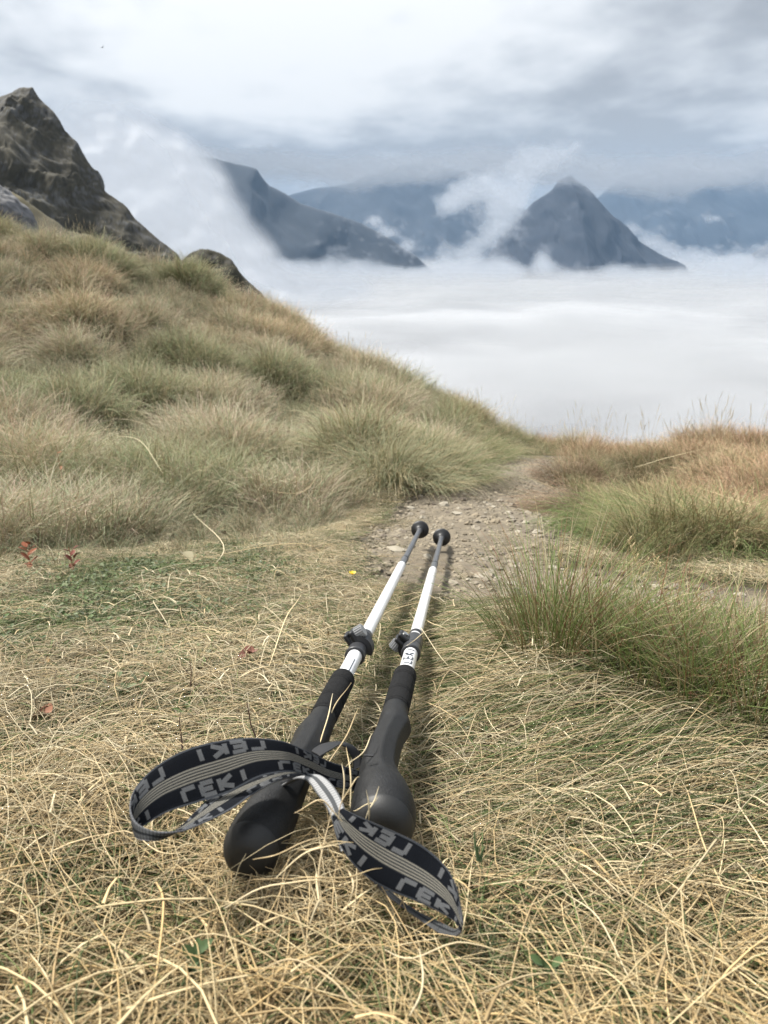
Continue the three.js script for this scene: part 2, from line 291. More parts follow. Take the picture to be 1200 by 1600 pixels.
cloud('ragged white wisps along the foot of the pyramid peak', [[420, 430, 70, .4, 1], [500, 425, 60, .4, 1], [580, 432, 60, .42, 1.1], [645, 436, 50, .4, 1.1], [700, 430, 60, .5, 1.1], [760, 424, 44, .55, 1.1], [800, 424, 30, .6, 1], [846, 404, 16, 1.4, .9], [852, 420, 30, .6, 1], [905, 436, 40, .4, 1], [960, 425, 30, .6, 1], [1015, 440, 40, .5, 1], [1080, 444, 60, .5, 1.1], [1150, 440, 70, .5, 1.2], [1230, 436, 80, .55, 1.2]], { z: 3000, deep: 0.07, dens: 2.8, nu: 190, nv: 50, fine: 1.0, rag: .8 });
cloud('white fog drifting down the right shoulder of the pyramid peak', [[985, 358, 16, 1, .9], [1010, 376, 22, .8, 1], [1045, 392, 28, .7, 1], [1085, 405, 34, .7, 1.1], [1135, 425, 44, .6, 1.2], [1190, 445, 55, .6, 1.3], [1170, 400, 36, .6, .7], [1050, 345, 16, .7, .5], [1105, 340, 16, .7, .6]], { z: 4300, deep: 0.07, dens: 2.4, nu: 100, nv: 70, fine: 1.4 });
cloud('small white wisps on the lower end of the blue slope', [[585, 345, 18, .7, .8], [605, 362, 20, .7, .9], [640, 385, 24, .7, .9], [520, 395, 30, .4, .8], [560, 425, 40, .4, 1.1], [640, 430, 40, .35, 1]], { z: 3200, deep: 0.06, dens: 1.8, nu: 90, nv: 60, fine: 1.4 });
cloud('grey deck of cloud hanging over the far summits', [[380, 252, 90, .24, 1], [460, 264, 90, .30, 1], [560, 268, 90, .34, 1.1], [670, 264, 90, .34, 1.1], [780, 256, 90, .34, 1], [890, 262, 90, .36, 1.1], [1000, 276, 90, .40, 1.2], [1100, 268, 90, .38, 1.1], [1220, 266, 100, .34, 1.1], [1320, 270, 100, .34, 1], [350, 240, 70, .25, .7], [265, 240, 60, .25, .8]], { z: 3600, deep: 0.05, dens: 2.4, layers: 5, nu: 160, nv: 40, fine: 1.2, alb: .75, rag: .7 });

// ---------------------------------------------------------------- textures for the gear
function canvasTex(w, h, draw, srgb = true) {
  const c = document.createElement('canvas'); c.width = w; c.height = h; draw(c.getContext('2d'), w, h);
  const t = new THREE.CanvasTexture(c); t.wrapS = t.wrapT = THREE.RepeatWrapping; t.magFilter = THREE.LinearFilter;
  if (srgb) t.colorSpace = THREE.SRGBColorSpace;
  return t;
}
function noiseTex(n, f) {   // grey relief
  const d = new Uint8Array(n * n * 4);
  for (let y = 0; y < n; y++) for (let x = 0; x < n; x++) { const v = clamp(f(x, y), 0, 1) * 255, o = (y * n + x) * 4; d[o] = d[o + 1] = d[o + 2] = v; d[o + 3] = 255; }
  const t = new THREE.DataTexture(d, n, n); t.wrapS = t.wrapT = THREE.RepeatWrapping; t.magFilter = THREE.LinearFilter; t.needsUpdate = true; return t;
}
const grain = noiseTex(256, () => 0.5 + 0.5 * (rnd() - 0.5) + 0.2 * (rnd() - 0.5));
const specks = new Set(); for (let i = 0; i < 420; i++) { const x = Math.floor(rnd() * 512), y = Math.floor(rnd() * 512), n = rnd() < .25 ? 3 : 2; for (let a = 0; a < n; a++) for (let b = 0; b < n; b++) specks.add((y + a) * 512 + x + b); }
const speckBase = noiseTex(512, (x, y) => 0.24 + 0.12 * fbm(x / 60, y / 60, 3, 4) + 0.10 * sstep(.1, .5, fbm(x / 25, y / 25, 8, 3)) + 0.08 * (rnd() - 0.5) + (specks.has(y * 512 + x) ? .6 : 0));   // dust on the handles
const letters = { L: [[0, 0, 0, 1], [0, 1, 1, 1]], E: [[0, 0, 0, 1], [0, 0, 1, 0], [0, .5, .85, .5], [0, 1, 1, 1]], K: [[0, 0, 0, 1], [1, 0, .05, .5], [.05, .5, 1, 1]], I: [[0.5, 0, 0.5, 1]] };
function strokes(ctx, word, x, y, lw, lh, gap, width) {   // block letters with their top left corner at x, y
  ctx.lineWidth = width; ctx.lineCap = 'butt'; ctx.lineJoin = 'miter';
  for (const ch of word) { for (const [a, b, c, d] of letters[ch]) { ctx.beginPath(); ctx.moveTo(x + a * lw, y + b * lh); ctx.lineTo(x + c * lw, y + d * lh); ctx.stroke(); } x += (ch === 'I' ? lw * .6 : lw) + gap; }
}
// woven webbing, one repeat is 64 mm long and 33 mm wide
function webbing(ctx, w, h, base, ink, stripe) {
  ctx.fillStyle = base; ctx.fillRect(0, 0, w, h);
  ctx.globalAlpha = 0.5; ctx.strokeStyle = '#2a3340'; ctx.lineWidth = 3;
  for (let x = -h; x < w + h; x += 16) { ctx.beginPath(); ctx.moveTo(x, 0); ctx.lineTo(x + h * 0.7, h); ctx.stroke(); }
  ctx.globalAlpha = 1; ctx.strokeStyle = ink;
  const row = () => { strokes(ctx, 'LEKI', w * .06, h * .075, w * .125, h * .225, w * .055, w * .046); };
  row(); ctx.save(); ctx.translate(w, h); ctx.rotate(Math.PI); row(); ctx.restore();
  ctx.fillStyle = '#33363a'; ctx.fillRect(0, h * .36, w, h * .28);
  for (let k = 0; k < 5; k++) { ctx.fillStyle = stripe; ctx.fillRect(0, h * (.368 + k * .055), w, h * .032); ctx.globalAlpha = .35; ctx.fillStyle = '#3a3a38'; for (let x = 0; x < w; x += 10) ctx.fillRect(x, h * (.368 + k * .055), 4, h * .032); ctx.globalAlpha = 1; }
  ctx.fillStyle = '#4a4e54'; ctx.fillRect(0, 0, w, h * .035); ctx.fillRect(0, h * .965, w, h * .035);
  ctx.globalAlpha = .22; ctx.fillStyle = '#000'; for (let y = 0; y < h; y += 6) ctx.fillRect(0, y, w, 2); ctx.globalAlpha = 1;
}
const webTex = canvasTex(1024, 512, (c, w, h) => webbing(c, w, h, '#080c13', '#6d6f72', '#a39f93'));
const webRelief = canvasTex(1024, 512, (c, w, h) => webbing(c, w, h, '#303030', '#c0c0c0', '#d0d0d0'), false);
const webBack = canvasTex(256, 256, (c, w, h) => { c.fillStyle = '#5c5e60'; c.fillRect(0, 0, w, h); c.fillStyle = '#26292d'; c.fillRect(0, h * .4, w, h * .2); c.fillStyle = '#85868a'; c.fillRect(0, 0, w, h * .06); c.fillRect(0, h * .94, w, h * .06); c.globalAlpha = .25; c.fillStyle = '#000'; for (let x = 0; x < w; x += 8) c.fillRect(x, 0, 3, h); for (let y = 0; y < h; y += 8) c.fillRect(0, y, w, 3); });
const tailTex = canvasTex(256, 256, (c, w, h) => { c.fillStyle = '#b9babb'; c.fillRect(0, 0, w, h); c.fillStyle = '#3c4146'; c.fillRect(0, h * .36, w, h * .26); c.fillStyle = '#6b6e72'; c.fillRect(0, 0, w, h * .07); c.fillRect(0, h * .93, w, h * .07); c.globalAlpha = .18; c.fillStyle = '#000'; for (let x = 0; x < w; x += 8) c.fillRect(x, 0, 3, h); for (let y = 0; y < h; y += 8) c.fillRect(0, y, w, 3); });
const M = {
  rubber: new THREE.MeshPhysicalMaterial({ specularIntensity: .6, color: C(0.036, 0.038, 0.041), map: speckBase, roughness: 0.6, bumpMap: grain, bumpScale: 0.0006 }),
  foam: new THREE.MeshPhysicalMaterial({ specularIntensity: .35, color: C(0.042, 0.043, 0.046), map: speckBase, roughness: 0.95, bumpMap: grain, bumpScale: 0.0012 }),
  gloss: new THREE.MeshStandardMaterial({ color: C(0.008, 0.0085, 0.009), roughness: 0.55, bumpMap: grain, bumpScale: 0.00015 }),
  plastic: new THREE.MeshStandardMaterial({ color: C(0.012, 0.0125, 0.014), roughness: 0.5 }),
  housing: new THREE.MeshStandardMaterial({ color: C(0.028, 0.029, 0.032), roughness: 0.4, bumpMap: grain, bumpScale: 0.0001 }),
  greyKnob: new THREE.MeshStandardMaterial({ color: C(0.26, 0.265, 0.27), roughness: 0.45 }),
  white: new THREE.MeshPhysicalMaterial({ color: C(0.72, 0.73, 0.75), roughness: 0.3, clearcoat: 0.6, clearcoatRoughness: 0.15 }),
  alloy: new THREE.MeshStandardMaterial({ color: C(0.16, 0.165, 0.175), roughness: 0.38, metalness: 0.7 }),
  steel: new THREE.MeshStandardMaterial({ color: C(0.55, 0.55, 0.55), roughness: 0.3, metalness: 1 }),
  web: new THREE.MeshPhysicalMaterial({ specularIntensity: .25, map: webTex, color: C(.75, .75, .75), roughness: 0.85, bumpMap: webRelief, bumpScale: 0.0005 }),
  webBack: new THREE.MeshPhysicalMaterial({ specularIntensity: .3, map: webBack, color: C(.6, .6, .6), roughness: 0.85 }),
  tail: new THREE.MeshStandardMaterial({ map: tailTex, color: C(.6, .6, .6), roughness: 0.75 }),
};
// a body swept along local z: rows of {t, w, h, ox, oy, e} from the handle end (t = 0) towards the tip; e is the roundness
function sweep(rows, n = 40, roll = 0, uvScale = 1, closed = true) {
  const pos = [], uv = [], idx = [];
  let len = 0;
  rows.forEach((r, j) => {
    if (j) len += Math.hypot(r.t - rows[j - 1].t, r.w - rows[j - 1].w);
    for (let i = 0; i <= n; i++) {
      const a = i / n * Math.PI * 2 - Math.PI, b = a + (r.roll ?? roll), s = Math.sin(b), c = Math.cos(b);
      const oct = clamp(((r.e ?? 2) - 2.2) / 0.9), m8 = Math.PI / 4, q8 = Math.abs(((b / m8) % 1 + 1) % 1 - 0.5) * m8, rad = lerp(1, 0.955 / Math.cos(m8 / 2 - q8 > 0 ? Math.min(m8 / 2, m8 / 2 - q8) : 0), oct);
      const x = s * r.w * rad, y = c * r.h * rad;
      const q = r.roll ?? roll, X = x * Math.cos(q) - y * Math.sin(q), Y = x * Math.sin(q) + y * Math.cos(q);
      pos.push(X + (r.ox || 0), Y + (r.oy || 0), -r.t); uv.push(uvScale === 1 ? i / n : i / n * 0.1 * uvScale, uvScale === 1 ? 0 : len * uvScale);
    }
  });
  const k = n + 1;
  for (let j = 0; j < rows.length - 1; j++) for (let i = 0; i < n; i++) { const a = j * k + i, b = a + 1, c = a + k, d = c + 1; idx.push(a, b, c, b, d, c); }
  if (uvScale === 1) { const t0 = rows[0].t, t1 = rows[rows.length - 1].t; for (let j = 0; j < rows.length; j++) for (let i = 0; i <= n; i++) uv[(j * k + i) * 2 + 1] = (rows[j].t - t0) / (t1 - t0 || 1); }
  const g = new THREE.BufferGeometry();
  g.setAttribute('position', new THREE.Float32BufferAttribute(pos, 3)); g.setAttribute('uv', new THREE.Float32BufferAttribute(uv, 2)); g.setIndex(idx); g.computeVertexNormals();
  const nn = g.attributes.normal;   // close the seam
  for (let j = 0; j < rows.length; j++) { const a = j * k, b = a + n, v = V(nn.getX(a) + nn.getX(b), nn.getY(a) + nn.getY(b), nn.getZ(a) + nn.getZ(b)).normalize(); nn.setXYZ(a, v.x, v.y, v.z); nn.setXYZ(b, v.x, v.y, v.z); }
  return g;
}
function smoothRows(keys, n) {   // Catmull-Rom through [t, w, h, ox, oy, e]
  const out = [];
  for (let i = 0; i < n; i++) {
    const s = i / (n - 1) * (keys.length - 1), k = Math.min(keys.length - 2, Math.floor(s)), f = s - k, g = (m) => {
      const a = keys[Math.max(0, k - 1)][m], b = keys[k][m], c = keys[k + 1][m], d = keys[Math.min(keys.length - 1, k + 2)][m];
      return 0.5 * (2 * b + (c - a) * f + (2 * a - 5 * b + 4 * c - d) * f * f + (3 * b - a - 3 * c + d) * f * f * f);
    };
    out.push({ t: g(0), w: Math.max(.00002, g(1)), h: Math.max(.00002, g(2)), ox: g(3), oy: g(4), e: g(5) });
  }
  return out;
}
const tube = (a, b, r, rb = r, edge = 0.0006) => sweep([{ t: a, w: r * .7, h: r * .7 }, { t: a, w: r - edge, h: r - edge }, { t: a + edge, w: r, h: r }, { t: b - edge, w: rb, h: rb }, { t: b, w: rb - edge, h: rb - edge }, { t: b, w: rb * .7, h: rb * .7 }], 28);
function frameOf(pole, end, basket, roll) {   // local z towards the handle end, y up
  const z = end.clone().sub(basket).normalize(), up = V(0, 1, 0), x = up.clone().cross(z).normalize(), y = z.clone().cross(x);
  x.applyAxisAngle(z, roll); y.applyAxisAngle(z, roll);
  pole.matrixAutoUpdate = true; pole.quaternion.setFromRotationMatrix(new THREE.Matrix4().makeBasis(x, y, z)); pole.position.copy(end);
  pole.updateMatrixWorld(true);
}
function shaftPrint(kind) {
  return canvasTex(512, 512, (c, w, h) => {
    c.fillStyle = '#e9eaec'; c.fillRect(0, 0, w, h);
    c.save(); c.translate(w * (kind ? 0.5 : 0.38), h * 0.5); c.rotate(-Math.PI / 2);
    if (kind) { c.strokeStyle = '#22252a'; strokes(c, 'LEKI', -h * .27, -w * .10, h * .125, w * .20, h * .05, h * .046); }
    else {
      c.strokeStyle = '#22252a'; strokes(c, 'LEKI', -h * .27, -w * .19, h * .12, w * .12, h * .05, h * .036);
      c.fillStyle = '#777b80'; c.font = '34px sans-serif'; c.fillText('100 - 135 cm', -h * .36, w * .11); c.fillRect(-h * .3, w * .2, h * .62, 5); c.fillStyle = '#3a3d42'; c.fillRect(-h * .42, w * .26, h * .5, 14);
    }
    c.restore();
  });
}
function makePole(o) {
  const pole = thing('trekking_pole', o.label, 'trekking pole', 'pair of trekking poles lying side by side');
  frameOf(pole, o.end, o.basket, o.roll || 0);
  const L = o.end.distanceTo(o.basket), sx = o.side;
  // moulded handle: wide head whose nose hangs to one side, narrow waist, finger bump
  const nose = (k) => [sx * 0.0095 * k, -0.006 * k];
  const H = o.headScale ?? 1, keys = [[-0.0042, .00002, .00002, ...nose(1.1), 2], [-0.003, .011, .011, ...nose(1.1), 2], [.002, .0185, .019, ...nose(1.08), 2], [.012, .0222, .0235, ...nose(1.0), 2.1], [.028, .0228, .0245, ...nose(.9), 2.2], [.044, .0205, .0215, ...nose(.6), 2.4], [.058, .0168, .017, ...nose(.25), 3.1], [.073, .0146, .0146, -.0005 * sx, .001, 3.4], [.095, .0138, .0142, -.001 * sx, .002, 3.4], [.122, .0138, .0142, -.0005 * sx, .001, 3.4], [.145, .0143, .0146, .001 * sx, -.001, 3.2], [.160, .0152, .0146, .0024 * sx, -.0015, 2.6], [.172, .0138, .0132, .0012 * sx, 0, 2.3], [.188, .0122, .0120, 0, 0, 2], [.200, .0118, .0118, 0, 0, 2]];
  keys.forEach((k, i) => { if (i < 7) { const f = lerp(H, 1, clamp((i - 4) / 3)); k[1] *= f; k[2] *= f; } });
  const grip = part('grip', sweep(smoothRows(keys, 90), 56, o.gripRoll ?? 0.35, 12), M.rubber, pole);
  const capRows = smoothRows(keys, 90).filter((r) => r.t < .0085).map((r) => ({ ...r, t: r.t - .0003, w: r.w + .00035 * (r.w > .002), h: r.h + .00035 * (r.w > .002) })); const lastRow = capRows[capRows.length - 1]; capRows.push({ ...lastRow, w: lastRow.w - .0006, h: lastRow.h - .0006 });
  part('end_cap', sweep(capRows, 56, 0, 12), M.gloss, grip);
  const slot = new RoundedBoxGeometry(0.007, 0.0012, 0.0022, 2, 0.0005); slot.translate(-.006 * sx, .0212, -.054);
  part('strap_release', slot, M.plastic, grip);
  const fr = [], f0 = .198, f1 = .300, ring = (t) => Math.min(...[.203, .230, .235, .274, .279].map((c) => Math.abs(t - c)));
  for (let i = 0; i <= 110; i++) { const t = lerp(f0, f1, i / 110), gr = 0.0007 * (1 - sstep(0.0004, 0.0016, ring(t))), end = sstep(f1, f1 - .003, t), r = (.0122 - gr) * (0.86 + 0.14 * end) + .0003 * Math.sin((t - f0) / .102 * Math.PI); fr.push({ t, w: r, h: r }); }
  fr.push({ t: f1, w: .0075, h: .0075 });
  part('foam_sleeve', sweep(fr, 40, 0, 14), M.foam, pole);
  const mat = new THREE.MeshPhysicalMaterial({ map: shaftPrint(o.print), roughness: 0.3, clearcoat: 0.6, clearcoatRoughness: 0.15 });
  part('upper_shaft', sweep([{ t: .297, w: .0083, h: .0083 }, { t: .378, w: .0083, h: .0083 }], 36), mat, pole);
  // clamp: ribbed housing, split ears with a screw, lever and thumb nut
  const c0 = .372, c1 = .432, hr = [];
  for (const [t, r] of [[c0, .0082], [c0, .0105], [c0 + .001, .0114], [c0 + .003, .0116], [c0 + .004, .0110], [c0 + .020, .0112], [c0 + .021, .0106], [c0 + .0225, .0106], [c0 + .0235, .0112], [c1 - .006, .0112], [c1 - .003, .0108], [c1 - .001, .0104], [c1, .0098], [c1, .0078]]) hr.push({ t, w: r, h: r, e: 2.2 });
  const cl = part('clamp', sweep(hr, 40), M.housing, pole);
  const K = o.clampTurn, place = (g, r, a, t) => { g.translate(0, r, -t); g.rotateZ(a); return g; };
  for (const d of [-1, 1]) { const e = new RoundedBoxGeometry(.0058, .015, .020, 3, .0024); e.translate(d * .0036, 0, 0); part('clamp_ear', place(e, .0155, K, c0 + .031), M.plastic, cl); }
  { const arc = []; for (let i = 0; i <= 24; i++) { const a = lerp(-.2, 2.5, i / 24) * o.leverDir; arc.push(V(Math.sin(-a) * .0140, Math.cos(a) * .0140, -(c0 + .031))); }
    const sh = new THREE.Shape(); const w = .0092, th = .0028; sh.moveTo(-w, -th); sh.lineTo(w * .85, -th); sh.lineTo(w, th); sh.lineTo(-w * .85, th); sh.closePath();
    const e = new THREE.ExtrudeGeometry(sh, { steps: 24, extrudePath: new THREE.CatmullRomCurve3(arc), bevelEnabled: false }); e.rotateZ(K); part('lever', e, M.plastic, cl); }
  { const g = new THREE.CylinderGeometry(.0072, .0072, .0105, 22, 1); g.rotateZ(Math.PI / 2); const gs = [g];
    for (let i = 0; i < 18; i++) { const a = i / 18 * Math.PI * 2, b = new RoundedBoxGeometry(.0098, .0012, .0012, 1, .0004); b.translate(0, Math.cos(a) * .0074, Math.sin(a) * .0074); gs.push(b); }
    const geo = mergeGeometries(gs.map((x) => { const y = x.index ? x.toNonIndexed() : x; return y; })); geo.translate(o.nutSide * .0115, 0, 0); part('thumb_nut', place(geo, .0158, K, c0 + .032), M.greyKnob, cl);
    const s = new THREE.CylinderGeometry(.0036, .0036, .002, 18); s.rotateZ(Math.PI / 2); s.translate(-o.nutSide * .0072, 0, 0); part('screw', place(s, .0158, K, c0 + .031), M.steel, cl); }
  // middle and lower sections
  part('sleeve', tube(c1 - .002, c1 + .014, .0080, .0080), o.print ? M.white : M.plastic, pole);
  part('collar', tube(c1 + .012, c1 + .024, .0084, .0083), o.print ? M.plastic : M.housing, pole);
  const m1 = o.midEnd;
  part('middle_shaft', sweep([{ t: c1 + .022, w: .0078, h: .0078 }, { t: m1 - .004, w: .0078, h: .0078 }, { t: m1 - .001, w: .0074, h: .0074 }, { t: m1, w: .0068, h: .0068 }, { t: m1, w: .005, h: .005 }], 32), M.white, pole);
  part('lower_shaft', sweep([{ t: m1 - .002, w: .0064, h: .0064 }, { t: m1 + .058, w: .0064, h: .0064 }, { t: m1 + .059, w: .0056, h: .0056 }, { t: L - .004, w: .0054, h: .0053 }], 28), M.alloy, pole);
  part('joint_ring', tube(m1 + .056, m1 + .064, .0068, .0066), M.plastic, pole);
  // basket: a shallow rubber cup with a hub and rim, then the tip
  const br = [[-.016, .0058], [-.015, .0072], [-.008, .0078], [-.004, .0092], [-.001, .0135], [.001, .0185], [.0025, .0205], [.005, .0215], [.008, .0212], [.0095, .0200], [.0085, .0185], [.006, .0150], [.004, .0090], [.012, .0080], [.013, .0050]].map(([t, r]) => ({ t: L + t, w: r, h: r }));
  const bk = part('basket', sweep(br, 44), M.plastic, pole);
  part('hub', tube(L - .022, L - .010, .0064, .0070), M.greyKnob.clone(), bk).material.color.setRGB(.09, .09, .095);
  const tp = part('tip', sweep([[.010, .0072], [.02, .0066], [.045, .0048], [.058, .0042], [.058, .0025], [.064, .0022], [.066, .001]].map(([t, r]) => ({ t: L + t, w: r, h: r })), 24), M.plastic, pole);
  return pole;
}
const rightPole = makePole({ label: 'right-hand trekking pole whose white shaft shows big black letters', end: P(572, 1284, 0.497), basket: P(690, 840, 1.78), side: 1, roll: 0, gripRoll: 0.3, print: 1, clampTurn: 0.95, leverDir: 1, nutSide: -1, midEnd: .888 });
const leftPole = makePole({ label: 'left-hand trekking pole with its handle under the strap loop', end: P(404, 1318, 0.468), basket: P(656, 828, 1.78), side: -1, roll: 0.35, gripRoll: -0.3, print: 0, headScale: .84, clampTurn: 0.25, leverDir: -1, nutSide: 1, midEnd: .900 });

// a strap as a thin woven band: stations [ax, ay, az, bx, by, bz] give its two edges in the place
function strap(name, stations, mats, parent, o = {}) {
  const A = new THREE.CatmullRomCurve3(stations.map((s) => P(s[0], s[1], s[2]))), B = new THREE.CatmullRomCurve3(stations.map((s) => P(s[3], s[4], s[5])));
  const n = stations.length * 10, nw = 8, inv = parent.matrixWorld.clone().invert(), th = o.thick ?? 0.0009;
  const grid = [], norm = [], len = [0];
  for (let i = 0; i <= n; i++) { const a = A.getPoint(i / n), b = B.getPoint(i / n); grid.push([a, b]); if (i) len.push(len[i - 1] + (grid[i][0].distanceTo(grid[i - 1][0]) + grid[i][1].distanceTo(grid[i - 1][1])) / 2); }
  for (let i = 0; i <= n; i++) { const p = grid[Math.max(0, i - 1)], q = grid[Math.min(n, i + 1)], t = q[0].clone().add(q[1]).sub(p[0]).sub(p[1]), w = grid[i][1].clone().sub(grid[i][0]); norm.push(t.cross(w).normalize()); }
  const pos = [], uv = [], faces = [[], []];
  for (const side of [1, -1]) for (let i = 0; i <= n; i++) for (let j = 0; j <= nw; j++) {
    const f = j / nw, p = grid[i][0].clone().lerp(grid[i][1], f).addScaledVector(norm[i], side * th * (1 - 0.55 * Math.abs(2 * f - 1) ** 6)).applyMatrix4(inv);
    pos.push(p.x, p.y, p.z); uv.push((o.dir ?? 1) * (len[i] + (o.shift || 0)) / 0.064, o.flip ? 1 - f : f);
  }
  const k = nw + 1, half = (n + 1) * k;
  for (let s = 0; s < 2; s++) for (let i = 0; i < n; i++) for (let j = 0; j < nw; j++) { const a = s * half + i * k + j, b = a + 1, c = a + k, d = c + 1; s ? faces[1].push(a, b, c, b, d, c) : faces[0].push(a, c, b, b, c, d); }
  const edge = []; for (let i = 0; i < n; i++) for (const j of [0, nw]) { const a = i * k + j, c = a + k; edge.push(a, half + a, c, c, half + a, half + c); }
  for (const i of [0, n]) for (let j = 0; j < nw; j++) { const a = i * k + j, b = a + 1; edge.push(a, b, half + a, b, half + b, half + a); }
  const g = new THREE.BufferGeometry(); g.setAttribute('position', new THREE.Float32BufferAttribute(pos, 3)); g.setAttribute('uv', new THREE.Float32BufferAttribute(uv, 2));
  const f0 = o.swap ? faces[1] : faces[0], f1 = o.swap ? faces[0] : faces[1];
  g.setIndex([...f0, ...f1, ...edge]); g.addGroup(0, f0.length, 0); g.addGroup(f0.length, f1.length + edge.length, 1); g.computeVertexNormals();
  return part(name, g, mats, parent);
}
strap('wrist_strap', [
  [562, 1205, .565, 558, 1236, .552], [556, 1203, .56, 552, 1234, .55], [515, 1190, .535, 512, 1228, .525], [478, 1173, .505, 480, 1213, .50], [440, 1158, .49, 452, 1206, .482], [390, 1153, .482, 408, 1213, .472], [330, 1160, .475, 358, 1238, .466], [280, 1176, .472, 308, 1254, .463], [237, 1203, .468, 262, 1269, .460], [211, 1232, .458, 230, 1287, .452],
  [203, 1260, .445, 212, 1300, .440], [211, 1283, .435, 214, 1310, .432], [230, 1295, .431, 232, 1314, .428], [256, 1300, .430, 252, 1312, .432], [286, 1298, .432, 280, 1294, .442], [322, 1284, .440, 308, 1266, .458], [360, 1265, .452, 330, 1245, .475], [392, 1243, .468, 368, 1226, .490], [430, 1222, .488, 424, 1208, .505], [470, 1213, .515, 465, 1202, .527], [525, 1214, .545, 522, 1202, .553]],
  [M.web, M.webBack], rightPole, { flip: true, dir: 1, shift: 0.022 });
strap('strap_tail', [[484, 1174, .575, 500, 1182, .56], [503, 1163, .585, 518, 1171, .572], [530, 1159, .595, 533, 1164, .585], [551, 1165, .60, 543, 1172, .592], [564, 1180, .60, 551, 1187, .592], [563, 1199, .59, 552, 1203, .585]], [M.tail, M.plastic], rightPole, {});
strap('strap_tail', [[440, 1228, .515, 452, 1222, .52], [461, 1217, .503, 483, 1211, .505], [479, 1220, .492, 503, 1213, .492], [495, 1240, .48, 520, 1227, .48], [509, 1260, .470, 533, 1248, .470], [519, 1282, .462, 540, 1268, .462], [526, 1310, .458, 547, 1298, .458], [532, 1330, .455, 552, 1322, .455]], [M.tail, M.webBack], leftPole, {});
strap('wrist_strap', [
  [519, 1276, .458, 536, 1263, .458], [525, 1306, .450, 556, 1273, .452], [545, 1342, .444, 588, 1287, .447], [575, 1372, .439, 625, 1303, .444], [610, 1392, .435, 655, 1318, .440], [645, 1406, .430, 680, 1337, .436], [674, 1419, .425, 700, 1359, .431], [699, 1432, .420, 713, 1385, .425], [713, 1443, .415, 720, 1416, .419], [719, 1455, .410, 723, 1440, .413],
  [712, 1463, .410, 714, 1452, .415], [693, 1461, .416, 690, 1442, .425], [660, 1440, .430, 652, 1424, .440], [626, 1415, .445, 618, 1400, .455], [592, 1388, .458, 586, 1366, .466], [562, 1350, .470, 560, 1330, .476], [545, 1310, .48, 545, 1295, .484], [536, 1285, .488, 538, 1275, .49]],
  [M.web, M.webBack], leftPole, { flip: false, dir: -1, shift: 0.01 });

// ---------------------------------------------------------------- grass
class Blades {   // many thin three-sided stalks in one geometry
  constructor() { this.p = []; this.n = []; this.c = []; this.i = []; }
  add(pts, width, c0, c1, flat = 0.6) {   // pts along the stalk; width(t) in metres; colours at foot and tip
    const m = pts.length, base = this.p.length / 3, side = V(), up = V(), tan = V();
    for (let k = 0; k < m; k++) {
      tan.subVectors(pts[Math.min(m - 1, k + 1)], pts[Math.max(0, k - 1)]).normalize();
      side.set(-tan.z, 0.12, tan.x).addScaledVector(tan, -side.dot(tan)).normalize(); up.crossVectors(side, tan).normalize();
      const t = k / (m - 1), w = width(t) * 0.5;
      for (const [a, b] of [[-1, -flat * .5], [1, -flat * .5], [0, flat]]) {
        this.p.push(pts[k].x + (side.x * a + up.x * b) * w, pts[k].y + (side.y * a + up.y * b) * w, pts[k].z + (side.z * a + up.z * b) * w);
        const nx = side.x * a + up.x * b * 1.5, ny = side.y * a + up.y * b * 1.5, nz = side.z * a + up.z * b * 1.5, l = Math.hypot(nx, ny, nz); this.n.push(nx / l, ny / l, nz / l);
        this.c.push(lerp(c0[0], c1[0], t), lerp(c0[1], c1[1], t), lerp(c0[2], c1[2], t));
      }
      if (k) for (let e = 0; e < 3; e++) { const q = base + (k - 1) * 3, a = q + e, b = q + (e + 1) % 3; this.i.push(a, a + 3, b, b, a + 3, b + 3); }
    }
    return this;
  }
  build() {
    const g = new THREE.BufferGeometry();
    g.setAttribute('position', new THREE.Float32BufferAttribute(this.p, 3)); g.setAttribute('normal', new THREE.Float32BufferAttribute(this.n, 3)); g.setAttribute('color', new THREE.Float32BufferAttribute(this.c, 3)); g.setIndex(this.i);
    return g;
  }
}
const grassMat = new THREE.MeshStandardMaterial({ vertexColors: true, roughness: 0.8, side: THREE.DoubleSide });
const strawMat = new THREE.MeshStandardMaterial({ vertexColors: true, roughness: 0.8 });
const mixc = (a, b, t) => [lerp(a[0], b[0], t), lerp(a[1], b[1], t), lerp(a[2], b[2], t)], mul = (a, k) => [a[0] * k, a[1] * k, a[2] * k];
const STRAW = [[0.62, 0.50, 0.30], [0.56, 0.43, 0.235], [0.66, 0.57, 0.38], [0.42, 0.325, 0.19], [0.54, 0.465, 0.305]], GREEN = [[0.11, 0.155, 0.045], [0.16, 0.20, 0.065], [0.085, 0.12, 0.04]], RUST = [[0.30, 0.15, 0.08], [0.36, 0.22, 0.12]];
const pick = (a) => a[Math.floor(rnd() * a.length)];
